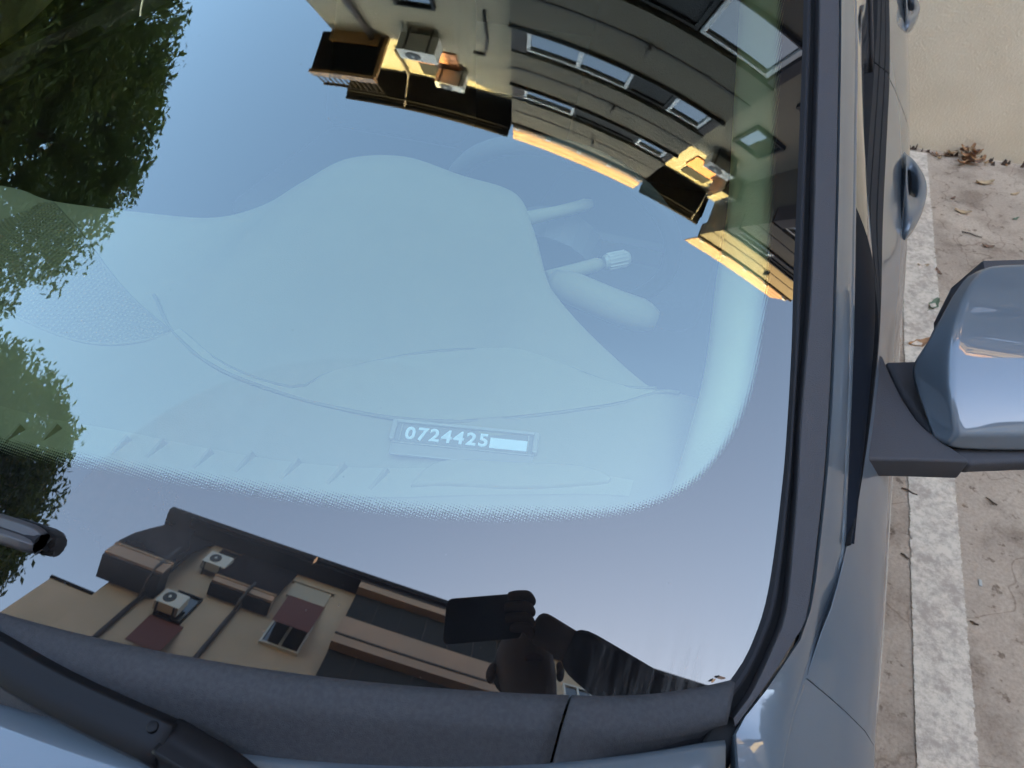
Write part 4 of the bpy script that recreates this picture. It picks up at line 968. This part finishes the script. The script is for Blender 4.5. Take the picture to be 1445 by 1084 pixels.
# ------------------------------------------------------------------ litter on the ground
def dry_leaf(x, y, L, a, m, label, curl=.35, z=.001, tilt=0., group='dry leaves on the ground', cat='leaf', nm='fallen_leaf', wd=.42):
    V = []; F = []; n = 7
    for i in range(n):
        t = i / (n - 1); w = wd * L * math.sin(math.pi * min(1, t * .93 + .03)) ** .8 * (1 + .18 * math.sin(i * 2.6)); xx = (t - .5) * L
        zz = curl * L * .5 * (2 * t - 1) ** 2
        V += [(xx, -w / 2, zz + curl * L * .22), (xx, 0, zz), (xx, w / 2, zz + curl * L * .18)]
    for i in range(n - 1):
        for k in (0, 1): F.append((i * 3 + k, i * 3 + k + 1, i * 3 + k + 4, i * 3 + k + 3))
    V += [(-.5 * L, 0, curl * L * .5), (-.78 * L, .05 * L, curl * L * .4), (-.78 * L, .08 * L, curl * L * .4)]; F.append((len(V) - 3, len(V) - 2, len(V) - 1))
    o = mesh(nm, V, F, m); o.location = (x, y, z); o.rotation_euler = (tilt, random.uniform(-.2, .2), a)
    return tag(o, label, cat, group)
LV = [(1.57, 3.17, .075, .3, 'dryleaf_pale', 'pale orange leaf lying flat on the concrete in front of the leaf heap'),
      (1.47, 2.90, .060, -.3, 'dryleaf_pale', 'tan curled leaf on bare concrete beside the door handle of the car'),
      (1.54, 2.68, .045, .1, 'dryleaf_brown', 'small brown leaf on bare concrete further from the wall than the tan one'),
      (1.285, 2.02, .075, .5, 'dryleaf', 'orange leaf on the white line just behind the mirror'),
      (1.335, 2.24, .070, 1.2, 'greenleaf', 'grey green leaf lying beside the white line behind the mirror'),
      (1.31, 2.47, .04, .2, 'dryleaf_pale', 'tan leaf on the white line under the door handle'),
      (1.36, 2.45, .035, 2.2, 'dryleaf_brown', 'brown leaf at the edge of the white line under the door handle'),
      (1.44, 3.0, .03, .9, 'dryleaf_brown', 'little brown leaf between the white line and the tan curled leaf'),
      (1.68, 3.12, .035, .4, 'dryleaf_pale', 'small tan leaf to the side of the leaf heap'),
      (1.66, 2.92, .03, .7, 'greenleaf', 'dull green leaf lying on bare concrete beyond the mirror')]
for x, y, L, a, m, lb in LV: dry_leaf(x, y, L, a, m, lb)
for k in range(46):
    t = rng.normal() * .5; x = 1.53 + .13 * t if k < 30 else rng.uniform(1.30, 2.3); hgt = max(0, (1 - abs(t)) * .05) if k < 30 else 0
    y = 3.385 - abs(rng.normal()) * (.045 if k < 30 else .018)
    dry_leaf(x, min(y, 3.37), rng.uniform(.03, .065) if k < 30 else rng.uniform(.015, .035), rng.uniform(0, 6.28), ('dryleaf', 'dryleaf_brown', 'dryleaf', 'dryleaf_pale')[k % 4], 'dry brown or orange leaf in the drift along the foot of the wall', .5, .002 + hgt * rng.random(), rng.uniform(-.5, .5), 'dry leaves drifted against the wall')
for x, y, L, a in ((1.37, 1.05, .018, 2.9), (1.44, 1.43, .030, 2.6), (1.24, 1.39, .04, -.25), (1.225, 1.18, .022, -.5), (1.49, 2.74, .07, -.2)):
    d = Vector((math.cos(a), math.sin(a), 0)) * L / 2; c = Vector((x, y, .006)); n2 = Vector((-d.y, d.x, 0)) * .12
    tag(MB().tube([c - d, c - d * .3 + n2, c + d * .4 - n2 * .6, c + d], [.0020, .0025, .0022, .0014], 6).build('twig', 'twig', None, True), 'short dark twig or bark scrap lying on the concrete beside the white line', 'twig', 'twigs and bark scraps on the concrete')
tag(bevel(MB().box(1.390, 1.398, 1.158, 1.176, .001, .004).build('plastic_scrap', 'blind', None), .002), 'tiny pale plastic scrap on the concrete to the right of the white line', 'litter')
wl_ = MB()
for k in range(260):
    x = rng.uniform(-.2, 3.5); y = 3.385 - abs(rng.normal()) * .012; h = rng.uniform(.008, .03); a = rng.uniform(0, 6.28); e = rng.uniform(.004, .012)
    wl_.hull4([(x - e, y - e * .5, .0), (x + e, y - e * .4, .0), (x + e * .6, y + e * .4, .0)], [(x - e * .3, y - e * .3, h), (x + e * .3, y - e * .2, h), (x, y + e * .2, h)])
tag(wl_.build('moss_and_grit', 'twig', None), 'dark moss and grit in the joint at the foot of the cream wall', 'moss', None, 'stuff')

for x, y, L, a, lb in ((.3785, .2248, .006, 1.4, 'tiny russet leaf scrap stuck on the black edge of the windscreen'), (.709, .2665, .007, .3, 'crumb of dry leaf caught in the bottom corner of the windscreen'), (.7035, .262, .005, 1.0, 'smaller crumb of dry leaf beside the one in the windscreen corner')):
    dry_leaf(x, y, L, a, 'dryleaf_brown' if L > .0065 else 'dryleaf', lb, .3, surf(x, y) + .0022, .42, 'leaf scraps on the windscreen', 'leaf scrap', 'leaf_scrap', .35)

# ------------------------------------------------------------------ the photographer and the phone
fw = Vector((-math.sin(R(20)) * math.cos(R(46)), math.cos(R(20)) * math.cos(R(46)), -math.sin(R(46))))
rt = Vector((math.cos(R(20)), math.sin(R(20)), 0)); cu = rt.cross(fw)
PH = empty('phone', tuple(CAM), label='black phone held level over the bonnet in the right hand of the photographer', cat='phone')
PH.matrix_world = Matrix.Translation(CAM) @ Matrix((( *rt, 0), (*cu, 0), (*(-fw), 0), (0, 0, 0, 1))).transposed().to_4x4().inverted().transposed() if False else Matrix.Translation(CAM) @ Matrix((rt, cu, -fw)).transposed().to_4x4()
# local x: right, y: up the picture, z: back towards the holder
def rrect(x0, x1, y0, y1, r, n=6):
    P = []
    for cx, cy, a0 in ((x1 - r, y1 - r, 0), (x0 + r, y1 - r, 90), (x0 + r, y0 + r, 180), (x1 - r, y0 + r, 270)):
        for k in range(n + 1): a = R(a0 + 90 * k / n); P.append((cx + r * math.cos(a), cy + r * math.sin(a)))
    return P
rr_ = rrect(-.087, .066, -.053, .0195, .011)
bevel(MB().hull4([(x, y, .014) for x, y in rr_], [(x, y, .006) for x, y in rr_]).build('phone_body', 'phone', PH, True), .002)
r2_ = rrect(-.018, .018, -.018, .017, .008)
bevel(MB().hull4([(x, y, .006) for x, y in r2_], [(x, y, .004) for x, y in r2_]).build('camera_bump', 'phone', PH, True), .0008)
def disc(r, z0, z1, cx=0, cy=0): return MB().hull4([(cx + r * math.cos(a), cy + r * math.sin(a), z0) for a in np.linspace(0, 2 * math.pi, 25)[:-1]], [(cx + r * math.cos(a), cy + r * math.sin(a), z1) for a in np.linspace(0, 2 * math.pi, 25)[:-1]])
disc(.0062, .0039, .0022).build('camera_lens', 'lens', PH, True)

PE = empty('person', (1.16, -.50, 0), label='photographer in a dark jacket leaning over the front fender with one arm out', cat='person')
PM = Matrix.Translation((-1.16, .50, 0))
def skin(name, J, E, root, m, sub=2):
    """J: name -> (point, radius); E: edges"""
    me = bpy.data.meshes.new(name); ks = list(J); me.from_pydata([J[k][0] for k in ks], [(ks.index(a), ks.index(b)) for a, b in E], []); me.transform(PM)
    o = link(name, me, m, PE)
    sm = o.modifiers.new('skin', 'SKIN'); sm.use_smooth_shade = True
    for i, k in enumerate(ks):
        r = J[k][1]; v = me.skin_vertices[0].data[i]; v.radius = (r, r) if not hasattr(r, '__len__') else r; v.use_root = (k in root)
    subsurf(o, sub); return o
hip, chest = (1.14, -.50, .96), (.985, -.35, 1.34)
wr = CAM + rt * .125 + cu * (-.045) + (-fw) * .03
P_ = lambda a, b, c: tuple(CAM + rt * a + cu * b - fw * c)
J = {'pel': (hip, (.15, .11)), 'bel': ((1.09, -.44, 1.12), (.14, .11)), 'che': (chest, (.165, .12)), 'nkb': ((.885, -.27, 1.49), (.085, .075)), 'nk': ((.845, -.225, 1.565), (.055, .055)),
     'jaw': ((.815, -.165, 1.62), (.058, .062)), 'face': ((.802, -.165, 1.70), (.076, .092)), 'crown': ((.807, -.185, 1.78), (.072, .088)), 'top': ((.812, -.19, 1.82), (.04, .05)),
     'shr': ((1.06, -.23, 1.44), .06), 'elr': ((1.10, -.02, 1.38), .045), 'wrr': (tuple(wr), .027), 'plr': (P_(.085, -.03, .026), (.034, .016)),
     'shl': ((.73, -.36, 1.42), .06), 'ell': ((.72, -.60, 1.20), .045), 'wrl': ((.92, -.52, 1.10), .028), 'pll': ((.985, -.475, 1.09), (.032, .016)),
     'knl': ((1.05, -.60, .52), .062), 'anl': ((1.06, -.70, .10), .042), 'tol': ((1.03, -.56, .045), (.045, .03)),
     'knr': ((1.24, -.44, .52), .062), 'anr': ((1.28, -.50, .10), .042), 'tor': ((1.26, -.36, .045), (.045, .03)),
     'hl': ((1.06, -.56, .90), .09), 'hr': ((1.22, -.45, .90), .09)}
E_ = [('pel', 'bel'), ('bel', 'che'), ('che', 'nkb'), ('nkb', 'nk'), ('nk', 'jaw'), ('jaw', 'face'), ('face', 'crown'), ('crown', 'top'), ('che', 'shr'), ('shr', 'elr'), ('elr', 'wrr'), ('wrr', 'plr'), ('che', 'shl'), ('shl', 'ell'), ('ell', 'wrl'), ('wrl', 'pll'),
      ('pel', 'hl'), ('hl', 'knl'), ('knl', 'anl'), ('anl', 'tol'), ('pel', 'hr'), ('hr', 'knr'), ('knr', 'anr'), ('anr', 'tor')]
# fingers of the right hand: in front of the phone's end, thumb behind it
rootset = {'pel'}
for k, (dy, ln) in enumerate(((.010, .050), (-.008, .057), (-.026, .053), (-.042, .042))):
    a, b, c, d = f'f{k}a', f'f{k}b', f'f{k}c', f'f{k}d'
    J[a] = (P_(.088, dy - .008, .020), .0095); J[b] = (P_(.074, dy, -.006), .0090); J[c] = (P_(.074 - ln * .5, dy + .001, -.0095), .0082); J[d] = (P_(.074 - ln * .85, dy + .001, -.006), .0070)
    E_ += [(a, b), (b, c), (c, d)]; rootset.add(a)
J['t1'] = (P_(.090, -.012, .030), .011); J['t2'] = (P_(.068, .006, .030), .0098); J['t3'] = (P_(.044, .012, .024), .008); E_ += [('t1', 't2'), ('t2', 't3')]; rootset.add('t1')
hl = np.array([.985, -.475, 1.09])
for k in range(4):
    a, b, c = f'g{k}a', f'g{k}b', f'g{k}c'; o3 = np.array([.0, .0, .026 - .017 * k])
    J[a] = (tuple(hl + o3 * .8), .009); J[b] = (tuple(hl + o3 + [.045, .035, .0]), .0085); J[c] = (tuple(hl + o3 + [.068, .03, -.012]), .007); E_ += [(a, b), (b, c)]; rootset.add(a)
J['u1'] = (tuple(hl + [-.01, .0, .02]), .010); J['u2'] = (tuple(hl + [.02, .03, .045]), .0085); E_ += [('u1', 'u2')]; rootset.add('u1')
body = skin('body', J, E_, rootset, 'skin')
jk = {k: J[k] for k in ('pel', 'bel', 'che', 'nkb', 'shr', 'elr', 'shl', 'ell')}
jk = {k: (v[0], tuple(r * 1.13 + .010 for r in (v[1] if hasattr(v[1], '__len__') else (v[1], v[1])))) for k, v in jk.items()}
lr = lambda a, b, t: tuple(np.array(a) + (np.array(b) - np.array(a)) * t)
jk['cfr'] = (lr(J['elr'][0], J['wrr'][0], .92), (.040, .040)); jk['cfl'] = (lr(J['ell'][0], J['wrl'][0], .92), (.040, .040)); jk['hem'] = ((1.15, -.505, .88), (.165, .125))
skin('jacket', jk, [('hem', 'pel'), ('pel', 'bel'), ('bel', 'che'), ('che', 'nkb'), ('che', 'shr'), ('shr', 'elr'), ('elr', 'cfr'), ('che', 'shl'), ('shl', 'ell'), ('ell', 'cfl')], {'pel'}, 'jacket')
tr_ = {k: (J[k][0], tuple(r * 1.12 + .012 for r in (J[k][1] if hasattr(J[k][1], '__len__') else (J[k][1], J[k][1])))) for k in ('pel', 'hl', 'knl', 'hr', 'knr')}
tr_['al'] = ((1.06, -.695, .12), (.062, .062)); tr_['ar'] = ((1.28, -.495, .12), (.062, .062))
skin('trousers', tr_, [('pel', 'hl'), ('hl', 'knl'), ('knl', 'al'), ('pel', 'hr'), ('hr', 'knr'), ('knr', 'ar')], {'pel'}, 'jeans')
for an, to in (('anl', 'tol'), ('anr', 'tor')):
    a, b = np.array(J[an][0]), np.array(J[to][0]); d = (b - a) * np.array([1, 1, 0]); d /= np.linalg.norm(d)
    a0 = a * [1, 1, 0] - d * .06 + [0, 0, .05]; b0 = a0 + d * .26 + [0, 0, -.01]
    skin('shoe', {'h': (tuple(a0), (.045, .05)), 'm': (tuple((a0 + b0) / 2), (.05, .048)), 't': (tuple(b0), (.04, .035))}, [('h', 'm'), ('m', 't')], {'h'}, 'shoe')
fc_ = np.array([.855, -.275, 1.67]); 
skin('hair', {'a': ((.809, -.215, 1.73), (.078, .078)), 'b': ((.812, -.205, 1.795), (.080, .088)), 'c': ((.809, -.160, 1.83), (.055, .05))}, [('a', 'b'), ('b', 'c')], {'a'}, 'hair')
fdir = Vector((-.25, .92, -.30)).normalized(); fr_ = fdir.cross(Vector((0, 0, 1))).normalized(); fu = fr_.cross(fdir)
fp = lambda a, b, c: tuple(Vector((.804, -.165, 1.705)) + fr_ * a + fu * b + fdir * c)
skin('nose', {'a': (fp(0, .012, .085), .008), 'b': (fp(0, -.018, .103), .012), 'c': (fp(0, -.026, .088), .011)}, [('a', 'b'), ('b', 'c')], {'a'}, 'skin')
for s in (1, -1):
    skin('ear', {'a': (fp(s * .080, .018, -.005), (.010, .014)), 'b': (fp(s * .088, .0, -.010), (.010, .016)), 'c': (fp(s * .080, -.025, -.002), (.009, .012))}, [('a', 'b'), ('b', 'c')], {'a'}, 'skin')
    skin('eye', {'a': (fp(s * .030, .014, .078), .011), 'b': (fp(s * .034, .014, .079), .011)}, [('a', 'b')], {'a'}, 'acwhite')
skin('mouth', {'a': (fp(-.022, -.052, .082), .006), 'b': (fp(0, -.052, .090), .007), 'c': (fp(.022, -.052, .082), .006)}, [('a', 'b'), ('b', 'c')], {'b'}, 'maroon')

# pieces of one thing share its frame: panes, handles and knobs were built with the same local origin as their parents
